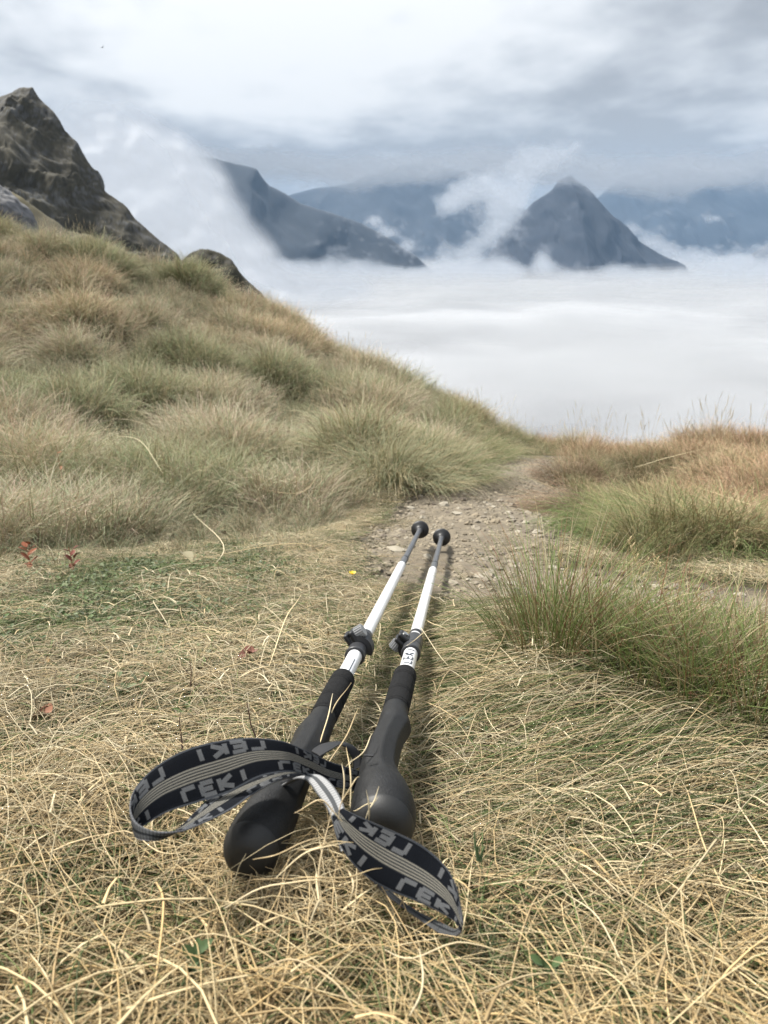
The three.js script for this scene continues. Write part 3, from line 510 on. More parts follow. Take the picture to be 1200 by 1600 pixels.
// a stalk lying in the mat: leaves the soil, arches low and comes down again
function lying(b, R, len, lift, w, col, curl, az) {
  const a0 = az ?? rr(0, 6.283), q = Math.sqrt(rnd()) * R, th = rr(0, 6.283), n = 7, pts = [], x0 = Math.cos(th) * q, z0 = Math.sin(th) * q, h0 = rr(0, .006), k = gauss() * curl, h = lift * (0.25 + rnd());
  let x = x0 - Math.cos(a0) * len * .5, z = z0 - Math.sin(a0) * len * .5, a = a0 - k * .5;
  const wob = gauss() * .22, tilt = rr(-.3, .9);
  for (let i = 0; i < n; i++) { const t = i / (n - 1); pts.push(V(x, h0 + h * Math.sin(Math.PI * Math.min(1, t * (0.75 + .35 * tilt)) * .95) + h * .5 * tilt * t * t, z)); a = a0 + k * (t - .5) + wob * Math.sin(t * 5); x += Math.cos(a) * len / (n - 1); z += Math.sin(a) * len / (n - 1); }
  b.add(pts, (t) => w * (t < .15 ? .75 + t * 1.6 : 1 - .65 * t), mul(col, .8), col);
}
function matPatch(kind) {
  const b = new Blades(), R = 0.085;
  if (kind === 'straw') for (let i = 0; i < 52; i++) lying(b, R, rr(.04, .17), rr(.006, .026), rnd() < .10 ? rr(.0018, .0026) : rr(.0007, .0015), mul(pick(STRAW), rnd() < .7 ? rr(.95, 1.15) : rr(.45, .9)), rnd() < .2 ? 1.7 : .55);
  if (kind === 'straw') for (let i = 0; i < 4; i++) { const c = mul(pick(STRAW), rr(.4, 1.05)), a = rr(0, 6.28), l = rr(.015, .055), x = rr(-R, R), z = rr(-R, R), y = rr(.008, .03), k = rr(-.25, .25); b.add([0, .35, .7, 1].map((q) => V(x + Math.cos(a + k * q) * l * q, y + .004 * Math.sin(q * 3), z + Math.sin(a + k * q) * l * q)), (q) => rr(.0018, .0031) * (1 - .5 * q), c, c, .15); }
  if (kind === 'fine') for (let i = 0; i < 70; i++) lying(b, R, rr(.03, .10), rr(.003, .014), rr(.0005, .001), mul(rnd() < .74 ? pick(STRAW) : rnd() < .8 ? pick(GREEN) : pick(RUST), rr(.5, 1.0)), 1.3);
  if (kind === 'green') for (let i = 0; i < 46; i++) lying(b, R, rr(.03, .08), rr(.008, .022), rr(.0008, .0016), mul(pick(GREEN), rr(.7, 1.4)), .9);
  if (kind === 'combed') { for (let i = 0; i < 44; i++) lying(b, R, rr(.10, .24), rr(.012, .03), rr(.0008, .0015), rnd() < .5 ? mul(pick(STRAW), rr(.7, 1.12)) : mul(pick(GREEN), rr(.6, 1.2)), .45, gauss() * .28); }
  if (kind === 'loop') for (let i = 0; i < 16; i++) lying(b, R, rr(.10, .2), rr(.02, .05), rr(.0008, .0014), mul(pick(STRAW), rr(.8, 1.15)), rnd() < .4 ? 2.2 : .9);
  return b.build();
}
// a tuft whose blades spring from one foot and droop outwards
function springing(b, x0, y0, z0, az, lean, len, droop, w, c0, c1, n = 6) {
  const pts = []; let x = x0, y = y0, z = z0, e = Math.PI / 2 - lean; const bend = gauss() * .25;
  for (let i = 0; i < n; i++) { pts.push(V(x, y, z)); const s = len / (n - 1); x += Math.cos(e) * Math.cos(az + bend * i / n) * s; z += Math.cos(e) * Math.sin(az + bend * i / n) * s; y += Math.sin(e) * s; e -= droop * (0.35 + i / n) / (n - 1) * 1.6; }
  b.add(pts, (t) => w * (1 - .8 * t * t), c0, c1);
}
function tuft(count, R, lenA, lenB, w, tone) {
  const b = new Blades();
  for (let i = 0; i < count; i++) {
    const q = Math.sqrt(rnd()) * R, th = rr(0, 6.283), [c0, c1] = tone(i / count);
    springing(b, Math.cos(th) * q, -.01, Math.sin(th) * q, th + gauss() * .8, Math.abs(gauss()) * .38 + .08 + q / R * .28, rr(lenA, lenB), rr(.3, 1.6), w * rr(.7, 1.25), c0, c1);
  }
  return b.build();
}
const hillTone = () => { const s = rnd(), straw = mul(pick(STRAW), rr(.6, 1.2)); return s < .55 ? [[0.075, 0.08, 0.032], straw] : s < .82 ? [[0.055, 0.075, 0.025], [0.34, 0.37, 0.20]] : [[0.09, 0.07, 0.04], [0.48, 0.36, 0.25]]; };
const dummy = new THREE.Object3D();
function scatter(name, label, geos, mat, list, kindParent) {   // list: [x, d, scale, turn, tint, lean?]
  const g = kindParent ?? new THREE.Group(); g.name = name;
  const per = geos.map(() => []); list.forEach((q, i) => per[i % geos.length].push(q));
  geos.forEach((geo, gi) => {
    if (!per[gi].length) return;
    const m = new THREE.InstancedMesh(geo, mat, per[gi].length); m.name = name; m.userData.kind = 'stuff';
    per[gi].forEach(([x, d, s, turn, tint, up = 0, nx = 0, nd = 0], k) => {
      dummy.position.copy(onGround(x, d, up)); dummy.rotation.set(0, turn, 0); dummy.scale.setScalar(s);
      const e = .05, sl = V(-(groundY(x + e, d) - groundY(x - e, d)) / (2 * e) * nx, 1, (groundY(x, d + e) - groundY(x, d - e)) / (2 * e) * nx).normalize();
      dummy.quaternion.premultiply(new THREE.Quaternion().setFromUnitVectors(V(0, 1, 0), sl)); dummy.updateMatrix(); m.setMatrixAt(k, dummy.matrix); m.setColorAt(k, C(...tint));
    });
    g.add(m); shadow(m);
  });
  g.userData.kind = 'stuff'; g.userData.label = label; scene.add(g);
  return g;
}
const poleAxes = [[rightPole, P(572, 1284, 0.497), P(690, 840, 1.78)], [leftPole, P(404, 1318, 0.468), P(656, 828, 1.78)]].map(([, a, b]) => [a.x, -a.z, b.x, -b.z]);
function poleDist(x, d) { let m = 9; for (const [ax, ad, bx, bd] of poleAxes) { const t = clamp(((x - ax) * (bx - ax) + (d - ad) * (bd - ad)) / ((bx - ax) ** 2 + (bd - ad) ** 2), -.02, 1); m = Math.min(m, Math.hypot(x - ax - (bx - ax) * t, d - ad - (bd - ad) * t)); } return m; }
const inView = (x, d, up, mx = 140) => { const [px, py, z] = toPix(onGround(x, d, up)); return z > 0.05 && px > -mx && px < W0 + mx && py < H0 + 260 && py > -200; };
// which growth stands where, by the spot's own place on the ridge
// scattered tufts run out over the turf in front of the slope
const hillFringe = (x, d) => Math.max(hillAmount(x, d), .42 * sstep(1.35, 2.3, d + .25 * N3(x * 3, d * 3, 7) + .3 * sstep(-.3, -.9, x)) * (x < .15 ? 1 : 0));
const hillAmount = (x, d) => sstep(2.1, 2.5, d + 0.18 * N3(x * 2, d * 2, 1) + (x < -0.35 ? 0.8 * sstep(-.35, -1.0, x) : 0) - (x > .25 ? -0.85 * sstep(.25, .6, x) : 0));
const combFlow = (x, d) => Math.atan2(0.35, -1) + 0.5 * N3(x * 2.5, d * 2.5, 5) - 0.7 * sstep(.3, .7, x);
const combed = (x, d) => sstep(0.02, 0.10, x - 0.055 + 0.04 * N3(x * 6, d * 6, 2)) * sstep(0.40, 0.52, d + .03 * N3(x * 8, d * 8, 4)) * (1 - sstep(1.1, 1.25, d));
const herbs = (x, d) => sstep(-0.05, 0.4, 0.6 * fbm(x * 5 + 4, d * 5, 2, 3) + 0.75 * Math.exp(-((x + .45) ** 2 / .05 + (d - 1.15) ** 2 / .14)) - .1);
{
  const straw = [], fine = [], green = [], comb = [], loops = [];
  const tone = (x, d, k = 1) => { const v = fbm(x * 4, d * 4, 9, 3), s = k * (0.9 + .35 * v + rr(-.08, .08)); const gd = sstep(.6, .15, d); return [s * lerp(.98, 1.06, gd), s * lerp(.98, .98, gd), s * lerp(.98, .82, gd)]; };
  for (let n = 0; n < 9200; n++) {
    const d = rr(-0.15, 3.2), x = rr(-1.5, 1.7);
    if (Math.abs(x) > 0.36 + 0.57 * (d + .25) + .08) continue;
    const nearPole = poleDist(x, d), low = sstep(.03, .12, nearPole), ps = lerp(.72, 1, low), dn = 0, pd = pathDist(x, d), hl = hillAmount(x, d), cb = combed(x, d), hb = herbs(x, d);
    if (pd < 0.0) { if (rnd() < .055 * sstep(-.25, 0, pd) + .012) fine.push([x, d, rr(.7, 1.1), rr(0, 6.28), tone(x, d, .9), .006, 1]); continue; }
    if (hl > .985) continue;
    
    if (rnd() < (.55 + .3 * hb) * (1 - cb)) green.push([x, d, ps * rr(.8, 1.2), rr(0, 6.28), mul([1, 1, 1], rr(.55, 1.1)), dn, 1]);
    if (rnd() < .34 * (1 - .5 * cb) * (1 - .5 * hb)) fine.push([x, d, ps * rr(.9, 1.3), rr(0, 6.28), tone(x, d), dn, 1]);
    if (cb > rnd()) { comb.push([x, d, ps * rr(.8, 1.15), -combFlow(x, d) + gauss() * .3, mul([1, 1, 1], rr(.75, 1.1)), low * rr(0, .018) + dn, 1]); if (rnd() < .16) straw.push([x, d, ps * rr(.8, 1.1), rr(0, 6.28), tone(x, d, 1.05), low * rr(.008, .022) + dn, 1]); continue; }
    if (rnd() < .50 * (1 - .72 * hb)) straw.push([x, d, ps * rr(.75, 1.1) * lerp(1, .8, sstep(.8, 1.6, d)), rr(0, 6.28), tone(x, d), low * rr(0, .012) + dn, 1]);
    if (d < .75 && nearPole > .09 && rnd() < .26) loops.push([x, d, rr(.6, .95), rr(0, 6.28), tone(x, d, 1.05), rr(.004, .014), 1]);
  }
  for (let n = 0; n < 16; n++) { const p = ground(rr(350, 580), rr(1345, 1430)); if (n < 8) loops.push([p.x, -p.z, rr(.6, .8), rr(0, 6.28), tone(p.x, -p.z, 1.05), .006, 1]); else straw.push([p.x, -p.z, rr(.6, .8), rr(0, 6.28), tone(p.x, -p.z, 1.05), .012, 1]); }
  const many = (k, n) => Array.from({ length: n }, () => matPatch(k));
  scatter('dry_grass', 'bleached straw matted over the trodden turf round the poles', many('straw', 8), strawMat, straw);
  scatter('short_grass', 'fine short grass and litter under the straw', many('fine', 6), strawMat, fine);
  scatter('green_grass', 'low green shoots showing between the straw', many('green', 5), grassMat, green);
  scatter('combed_grass', 'long green and straw blades swept flat right of the poles', many('combed', 7), grassMat, comb);
  scatter('curled_grass', 'curled loose straws nearest the camera', many('loop', 5), strawMat, loops);
}
{
  const list = [], low = [];
  const tall = Array.from({ length: 8 }, (_, k) => tuft(32, .045, .12, .30, .0027, hillTone));
  for (let n = 0; n < 60000 && list.length < 15000; n++) {
    const d = 1.4 + 8 * rnd() ** 1.15, x = rr(-1, 1) * (.66 * d + .5);
    if (!inView(x, d, .2)) continue;
    const hl = hillFringe(x, d), pd = pathDist(x, d);
    if (rnd() > hl || pd < .03) continue;
    const [dh, id] = dome(x, d), a = fbm(x * .5, d * .5, 3, 2) + .5 * (id - .5);
    // every tussock has its own tone: straw, sage green or, high and to the right, pinkish tan; its belly is greener than its crown
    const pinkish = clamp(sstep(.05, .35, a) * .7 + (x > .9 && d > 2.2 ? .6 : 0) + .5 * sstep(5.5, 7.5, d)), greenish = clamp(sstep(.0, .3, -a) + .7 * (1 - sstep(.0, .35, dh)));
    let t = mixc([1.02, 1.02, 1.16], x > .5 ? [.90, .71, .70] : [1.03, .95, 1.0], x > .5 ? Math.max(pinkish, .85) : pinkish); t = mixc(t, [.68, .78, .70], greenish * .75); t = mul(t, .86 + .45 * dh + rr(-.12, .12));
    if (x > .45 && pd < .5) t = mixc(t, [.44, .55, .36], .75 * sstep(.5, .15, pd) * sstep(4, 2.5, d));
    const edge = sstep(.02, .25, pd);
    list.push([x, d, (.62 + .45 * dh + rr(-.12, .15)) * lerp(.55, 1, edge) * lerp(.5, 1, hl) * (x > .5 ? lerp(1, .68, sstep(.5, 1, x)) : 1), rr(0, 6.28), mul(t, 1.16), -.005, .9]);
  }
  const stems = Array.from({ length: 5 }, () => { const b = new Blades(); for (let i = 0; i < 4; i++) { const h = rr(.24, .42), az = rr(0, 6.28), l = rr(.02, .1), pts = [0, .2, .4, .6, .8, .9, 1].map((q) => V(rr(-.001, .001) + Math.cos(az) * l * q * q, h * q, Math.sin(az) * l * q * q)), o = V(rr(-.06, .06), 0, rr(-.06, .06)); pts.forEach((v) => v.add(o)); b.add(pts, (q) => (q > .72 ? Math.max(0, .0032 * Math.sin((q - .7) / .3 * 3)) + .0006 : .0010), [.30, .25, .13], [.52, .42, .27]); } return b.build(); });
  const sl = list.filter((q, i) => i % 34 === 0 && q[1] > 2.9).map(([x, d, s, turn]) => [x + .03, d, rr(.6, .95), turn, mul([1, 1, 1], rr(.7, 1.1)), 0, .2]);
  scatter('seed_stems', 'thin seed bearing stems standing above the tussocks on the slopes', stems, strawMat, sl);
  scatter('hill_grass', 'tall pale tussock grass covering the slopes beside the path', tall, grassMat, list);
}

// ---------------------------------------------------------------- single tussocks, plants, leaves, stones
const plantMat = new THREE.MeshPhysicalMaterial({ vertexColors: true, roughness: 0.8, side: THREE.DoubleSide, transmission: 0.2, thickness: 0, ior: 1.35 });
function tussock(px, py, label, o, group) {   // springs from the soil; blades lean outwards and by o.bias
  const c = ground(px, py), t = thing('grass_tussock', label, 'grass tussock', group); t.position.copy(c);
  const b = new Blades(), { R, n, len: [la, lb], w, tone, bx = 0, bz = 0, droop: [da, db] = [.4, 1.7], lean = 1 } = o;
  for (let i = 0; i < n; i++) {
    const q = Math.sqrt(rnd()) * R, th = rr(0, 6.283), x = Math.cos(th) * q * (o.wide ?? 1), z = Math.sin(th) * q, u = q / R;
    const dx = Math.cos(th) * u + gauss() * .5 + bx, dz = Math.sin(th) * u + gauss() * .5 + bz, [c0, c1] = tone(u);
    springing(b, x, groundY(c.x + x, -(c.z + z)) - c.y - .01, z, Math.atan2(dz, dx), (.1 + .5 * Math.min(1.4, Math.hypot(dx, dz))) * lean, rr(la, lb) * (1 - .25 * u), rr(da, db), w * rr(.7, 1.25), c0, c1, o.seg ?? 6);
  }
  const m = part('blades', b.build(), grassMat, t); m.userData.kind = 'stuff';
  return t;
}
const T = {
  dark: (u) => { const s = rnd(); return s < .5 ? [[.075, .12, .03], [.22, .28, .09]] : s < .7 ? [[.08, .10, .035], [.27, .13, .07]] : [[.16, .15, .065], mul(pick(STRAW), rr(.7, 1))]; },
  tan: (u) => { const s = rnd(); return s < .35 ? [[.07, .085, .03], [.34, .23, .15]] : s < .8 ? [[.10, .085, .045], [.44, .28, .19]] : [[.18, .15, .08], mul(pick(STRAW), rr(.7, 1))]; },
  skirt: (u) => { const s = rnd(); return s < .82 ? [[.06, .11, .026], [.19, .26, .08]] : s < .5 ? [[.09, .11, .04], [.42, .31, .18]] : [[.15, .13, .06], mul(pick(STRAW), rr(.7, 1))]; },
  pale: (u) => { const s = rnd(); return s < .45 ? [[.12, .15, .065], [.38, .40, .24]] : [[.15, .15, .07], mul(pick(STRAW), rr(.8, 1.15))]; },
  bank: (u) => { const s = rnd(); return s < .5 ? [[.075, .11, .035], [.24, .28, .12]] : [[.14, .14, .06], mul(pick(STRAW), rr(.7, 1.05))]; },
};
const crest = 'dark tussocks on the crest right of the poles';
const darkT = (k) => ({ R: .055, n: 520 * k, len: [.07, .20], w: .0014, tone: T.dark, bx: .25, droop: [.2, 1.1], lean: .7 });
tussock(868, 1040, 'upright dark green tussock with rusty tips nearest the poles', { ...darkT(1.3), len: [.08, .265] }, crest);
tussock(938, 1048, 'dark green tussock right of the rusty upright one on the crest', { ...darkT(1.1), bx: .4 }, crest);
tussock(1018, 1075, 'dark green tussock below the tallest pale seed heads', { ...darkT(1.1), bx: .45, R: .065 }, crest);
tussock(1100, 1100, 'green and straw tussock between the seed heads and the right edge', { ...darkT(1.1), bx: .1, R: .07 }, crest);
tussock(1195, 1120, 'green tussock cut by the right edge beside the trodden turf', { ...darkT(1.1), bx: -.1, R: .07, len: [.1, .2] }, crest);
const humm = 'tussocks on the hummock right of the path';
const skirt = { R: .15, n: 1000, len: [.16, .29], w: .0015, tone: T.skirt, bx: -.25, bz: .55, droop: [1.0, 2.4], lean: 1.2 };
tussock(905, 812, 'tan tussock drooping over the path where it bends right', { ...skirt, R: .15, tone: T.tan, bx: -.5 }, humm);
tussock(985, 842, 'green bellied tussock fringing the path below the tan hummock', { ...skirt, bx: -.35 }, humm);
tussock(1075, 862, 'bright green tussock in the middle of the hummock edge', skirt, humm);
tussock(1172, 866, 'tall green tussock at the right end of the hummock edge', { ...skirt, bx: 0, bz: .3 }, humm);
for (const [px, py, l] of [[895, 755, 'tan tussock beside the far bend of the path'], [965, 780, 'tan tussock behind the green bellied one on the hummock'], [1050, 790, 'reddish tan tussock in the middle of the hummock'], [1130, 800, 'reddish tan tussock right of the hummock middle'], [1200, 790, 'reddish tan tussock cut by the right edge of the hummock']]) tussock(px, py, l, { R: .17, n: 700, len: [.09, .20], w: .0018, tone: T.tan, bx: -.2, bz: .3, droop: [.5, 1.8] }, humm);
const bank = 'pale tussocks on the bank left of the path';
for (const [px, py, l, tone] of [[745, 722, 'green tussock hanging over the far end of the bank', T.bank], [690, 742, 'shaggy green tussock overhanging the dirt left of the path', T.bank], [625, 752, 'pale tussock at the near corner of the bank', T.pale], [555, 752, 'pale straw tussock left of the bank corner', T.pale], [470, 750, 'grey green tussock in the middle of the slope foot', T.pale], [385, 742, 'grey straw tussock on the slope foot left of the middle', T.pale]]) tussock(px, py, l, { R: .19, n: 1000, len: [.18, .34], w: .0016, tone, bx: .25, bz: .35, droop: [.8, 2.2] }, bank);
for (const [px, py, l, tone] of [[35, 800, 'green tussock with reddish stems at the left edge', T.bank], [110, 770, 'tall green and straw tussock near the left edge', T.bank], [200, 752, 'grey green tussock right of the tall one near the left edge', T.pale], [290, 745, 'pale loose tussock on the slope foot above the herbs', T.pale]]) tussock(px, py, l, { R: .16, n: 800, len: [.16, .34], w: .0015, tone, bx: .1, droop: [.4, 1.6] }, 'tussocks at the foot of the left slope');
tussock(300, 1078, 'small olive grass tuft in the trodden turf left of the poles', { R: .035, n: 220, len: [.03, .08], w: .0009, tone: T.bank, droop: [.6, 2] });
tussock(15, 1095, 'small green tuft at the left edge of the trodden turf', { R: .035, n: 200, len: [.03, .08], w: .0009, tone: T.bank, droop: [.6, 2] });

// stones of the path
const stoneGeos = Array.from({ length: 7 }, () => {
  const g = mergeVertices(new THREE.DodecahedronGeometry(1, 0).deleteAttribute('normal').deleteAttribute('uv'), 1e-3), p = g.attributes.position, sx = rr(.8, 1.3), sz = rr(.7, 1.2), sy = rr(.4, .75);
  for (let i = 0; i < p.count; i++) { const k = rr(.72, 1.2); p.setXYZ(i, p.getX(i) * sx * k, p.getY(i) * sy * k, p.getZ(i) * sz * k); }
  const f = g.toNonIndexed(); f.computeVertexNormals(); return f;
});
const stoneMats = [[.23, .20, .155], [.18, .155, .12], [.29, .26, .205], [.14, .115, .088], [.20, .165, .115]].map((c) => new THREE.MeshStandardMaterial({ color: C(...c), roughness: .95, bumpMap: grain, bumpScale: .001 }));
{
  let made = 0;
  const add = (x, d, s) => { const m = part('stone', pick(stoneGeos), pick(stoneMats), pathMesh); m.name = made ? 'stone_' + String(made).padStart(3, '0') : 'stone'; made++; m.position.copy(onGround(x, d, .008 + s * .22)); m.rotation.set(rr(-.3, .3), rr(0, 6.28), rr(-.3, .3)); m.scale.setScalar(s); return m; };
  { const p = ground(626, 868), m = add(p.x, -p.z, .017); m.material = stoneMats[2]; m.scale.set(.024, .010, .011); m.rotation.set(.1, -.35, 0); m.userData.label = 'flat pale stone left of the pole baskets'; }
  const small = [];
  for (let n = 0; n < 34000; n++) {
    const d = rr(1.05, 4.2), x = rr(-.3, 1.5), pd = pathDist(x, d);
    if (pd > -.02 || !inView(x, d, 0, 60)) continue;
    const mid = sstep(-.02, -.12, pd), clump = .5 + .8 * fbm(x * 5, d * 5, 4, 2);
    if (poleDist(x, d) < .02) continue;
    if (made < 290 && d < 2.7 && rnd() < .11 * mid * clump) add(x, d, rr(.005, .0135) * (rnd() < .08 ? 1.5 : 1));
    else if (rnd() < clump * (.35 + .65 * mid)) small.push([x, d, rr(.002, .0092), rr(0, 6.28), mul([.22, .187, .135], rr(.6, 1.15)), .009, 0]);
  }
  const g = new THREE.Group(); pathMesh.add(g);
  scatter('gravel', 'fine gravel strewn over the path', stoneGeos.slice(0, 4), new THREE.MeshStandardMaterial({ roughness: 1 }), small, g);
  pathMesh.add(g); delete g.userData.label;
}

// leaves: a small curved blade with a fold along its midrib
function leafGeo(len, wid, curl, fold, c0, c1, n = 7) {
  return gridGeo(5, n, (i, j) => { const t = j / (n - 1), s = i / 2 - 1, w = wid * Math.sin(Math.PI * Math.min(1, t * .92 + .06)) ** .8, a = curl * t; return [s * w * .5, Math.abs(s) * fold * w + len * .5 * (a ? (1 - Math.cos(a)) / a : 0), len * (a ? Math.sin(a) / a : t) * (a ? 1 : 1) * (a ? t / t || 1 : 1) * (a ? t : 1) * (a ? 1 : 1), ...mixc(c0, c1, clamp(t + .3 * N3(s * 3, t * 4, len * 90)))]; });
}
const deadLeafMat = new THREE.MeshPhysicalMaterial({ vertexColors: true, roughness: .7, side: THREE.DoubleSide, transmission: .12, thickness: 0, ior: 1.35 });
function deadLeaf(px, py, s, turn, label, c0, c1, up = .012) {
  const t = thing('dead_leaf', label, 'dead leaf', 'dry leaves in the turf'); t.position.copy(ground(px, py)); t.position.y += up; t.rotation.set(rr(-.3, .2), turn, rr(-.3, .3));
  part('leaf_blade', leafGeo(.03 * s, .02 * s, 1.3, .35, c0, c1, 9), deadLeafMat, t);
  part('leaf_stalk', new Blades().add([V(0, 0, 0), V(0, .002, -.006 * s), V(.001, .001, -.012 * s)], () => .0011, mul(c0, .7), c0).build(), strawMat, t);
}
const brown = [.12, .042, .028], brown2 = [.20, .085, .055];
deadLeaf(374, 1058, .95, 1.9, 'curled red brown leaf left of the white shafts', brown, brown2, .022);
deadLeaf(394, 1052, .7, .4, 'small red brown leaf touching the curled one left of the shafts', brown, brown2, .026);
deadLeaf(55, 1146, 1.0, 1.4, 'brown leaf lying flat at the left edge', [.14, .06, .035], [.25, .11, .06], .016);
deadLeaf(48, 815, 1.7, .5, 'dark red leaf standing in the grass at the left edge', [.20, .035, .02], [.28, .06, .035], .13);
for (const [px, py, l] of [[165, 792, 'brown leaf under the tussocks at the left'], [240, 768, 'brown leaf at the foot of the grey green tussock'], [330, 816, 'grey brown leaf in the middle of the herbs'], [352, 846, 'pinkish grey leaf right of the herbs'], [255, 858, 'pale tan leaf lying among the herbs'], [300, 892, 'pale green leaf at the lower edge of the herbs']]) deadLeaf(px, py, rr(1.1, 1.5), rr(0, 6), l, l.includes('pale') ? [.2, .18, .10] : [.13, .09, .07], l.includes('pale') ? [.27, .24, .15] : [.2, .15, .12], .02);
const flatLeaf = (len, wid, c) => leafGeo(len, wid, .6, .18, mul(c, .8), c, 5);
function herb(name, px, py, label, cat, n, size, col, h, stemCol, group, up = 0) {
  const t = thing(name, label, cat, group); t.position.copy(ground(px, py)); t.position.y += up; t.rotation.y = rr(0, 6);
  part('stem', new Blades().add([V(0, -.01, 0), V(.002, h * .5, .002), V(.004, h, 0)], () => .0014, stemCol, stemCol).build(), strawMat, t);
  for (let i = 0; i < n; i++) { const m = part('leaf', flatLeaf(size * rr(.7, 1.1), size * .5, mul(col, rr(.7, 1.25))), plantMat, t); m.position.set(.003 * Math.cos(i * 2.4), h * (.25 + .75 * i / n), .003 * Math.sin(i * 2.4)); m.rotation.set(-rr(.1, .7), i * 2.4 + rr(-.3, .3), 0, 'YXZ'); }
  return t;
}
const red = [.32, .09, .04], reds = 'small red leaved plants at the left edge';
herb('red_plant', 52, 902, 'orange red leafed plant at the left edge', 'plant', 10, .024, [.22, .07, .03], .075, red, reds);
herb('red_plant', 118, 902, 'dark red leafed plant right of the orange one', 'plant', 8, .020, [.15, .04, .025], .065, red, reds);
herb('red_plant', 105, 800, 'thin rusty stem rising in the left tussocks', 'plant', 6, .02, [.36, .16, .08], .22, red, reds);
herb('red_plant', 75, 1058, 'tiny orange leafed sprout in the green herbs', 'plant', 5, .012, [.45, .22, .06], .022, red, reds);
herb('green_herb', 310, 1560, 'broad green leaves at the bottom left between blurred straws', 'plant', 6, .013, [.06, .10, .035], .012, [.1, .14, .04], null, .018);
herb('green_herb', 200, 1108, 'small grey green leaves left of the poles in the turf', 'plant', 6, .012, [.12, .15, .07], .014, [.1, .14, .04], null, .012);
herb('green_herb', 290, 1142, 'small fresh green leaves above the strap loop', 'plant', 6, .011, [.11, .16, .05], .014, [.1, .14, .04], null, .014);
herb('green_herb', 848, 1560, 'dark green leaves at the bottom right between blurred straws', 'plant', 5, .011, [.06, .10, .035], .012, [.1, .14, .04], null, .016);
{ // low herbs of the trodden turf
  const ros = Array.from({ length: 5 }, () => { const gs = []; for (let i = 0; i < 9; i++) { const g = flatLeaf(rr(.005, .010), rr(.003, .006), mul(pick([[.09, .14, .04], [.13, .18, .07], [.17, .2, .11]]), rr(.8, 1.3))); g.rotateX(-rr(.0, .6)); g.rotateY(rr(0, 6.28)); g.translate(rr(-.03, .03), rr(.004, .014), rr(-.03, .03)); gs.push(g); } return mergeGeometries(gs); });
  const l = [];
  for (let n = 0; n < 7000; n++) { const d = rr(.45, 2.1), x = rr(-1.3, .2); if (pathDist(x, d) < .05 || poleDist(x, d) < .08 || !inView(x, d, 0)) continue; if (rnd() < .5 * herbs(x, d)) l.push([x, d, rr(.7, 1.3), rr(0, 6.28), mul([1, 1, 1], rr(.5, 1.0)), rr(.004, .016), 1]); }
  scatter('ground_cover', 'low green leafy herbs covering the turf left of the poles', ros, plantMat, l);
}
{ // yellow flower
  const t = thing('yellow_flower', 'single bright yellow flower in the turf left of the white shafts', 'flower'), p = ground(551, 918); t.position.copy(p);
  part('stem', new Blades().add([V(0, 0, 0), V(.001, .012, 0), V(0, .024, .001)], () => .0012, [.12, .16, .05], [.16, .2, .06]).build(), strawMat, t);
  const ym = new THREE.MeshPhysicalMaterial({ color: C(.62, .48, .01), roughness: .6, side: THREE.DoubleSide, transmission: .25, thickness: 0 });
  for (let i = 0; i < 6; i++) { const g = leafGeo(.009, .007, .5, .1, [1, 1, 1], [1, 1, 1], 5); const m = part('petal', g, ym, t); m.position.y = .024; m.rotation.set(-.45, i * Math.PI / 3, 0, 'YXZ'); }
  const c = new THREE.SphereGeometry(.0022, 10, 8); c.translate(0, .0255, 0); part('flower_centre', c, new THREE.MeshStandardMaterial({ color: C(.6, .38, .02), roughness: .9 }), t);
}
// seed heads standing over the crest
function seedStalk(px, py, z, tipx, tipy, label, n = 14) {
  const a = P(px, py, z), b = P(tipx, tipy, z * .985), t = thing('seed_stalk', label, 'grass seed head', 'seed heads standing above the turf'); t.position.copy(a);
  const d = b.clone().sub(a), at = (s) => V(d.x * s + .006 * Math.sin(s * 3), d.y * s, d.z * s);
  part('stalk', new Blades().add([0, .2, .4, .6, .8, 1].map(at), (s) => .0011 * (1 - .5 * s), [.38, .30, .15], [.6, .48, .27]).build(), strawMat, t);
  const sg = new THREE.SphereGeometry(1, 7, 5); sg.scale(.0011, .0044, .0009);
  const sm = new THREE.MeshStandardMaterial({ color: C(.66, .52, .30), roughness: .7 });
  for (let i = 0; i < n; i++) { const m = part('seed', sg, sm, t), s = lerp(.62, 1, i / (n - 1)), p = at(s), side = i % 2 ? 1 : -1; m.position.set(p.x + side * .0026 * (1.2 - s * .5), p.y, p.z + .001 * Math.sin(i)); m.rotation.set(rr(-.2, .2), 0, -side * rr(.2, .5)); m.scale.setScalar(rr(.75, 1.15) * (z > .95 ? 1 : .9)); }
}
seedStalk(1040, 1050, .95, 982, 842, 'tallest pale seed head standing over the turf right of the poles', 18);
seedStalk(1052, 1055, .96, 1023, 868, 'second pale seed head just right of the tallest one', 15);
seedStalk(905, 1000, .98, 868, 855, 'pale seed head rising from the rusty tipped tussock', 9);
seedStalk(1070, 1075, .92, 1088, 922, 'short seed head right of the two tall ones', 10);
seedStalk(1050, 1060, .93, 1062, 930, 'short seed head just below the two tall ones', 8);
for (const [x0, y0, z, x1, y1, l] of [[140, 440, 6.2, 118, 335, 'blurred seed stalk highest on the left slope'], [165, 470, 6.2, 140, 380, 'blurred seed stalk beside the highest one'], [330, 620, 4.3, 332, 495, 'lone seed stalk in the middle of the slope'], [1130, 905, 1.35, 1150, 830, 'pale bare stalk leaning in the right hummock']]) seedStalk(x0, y0, z, x1, y1, l, 6);
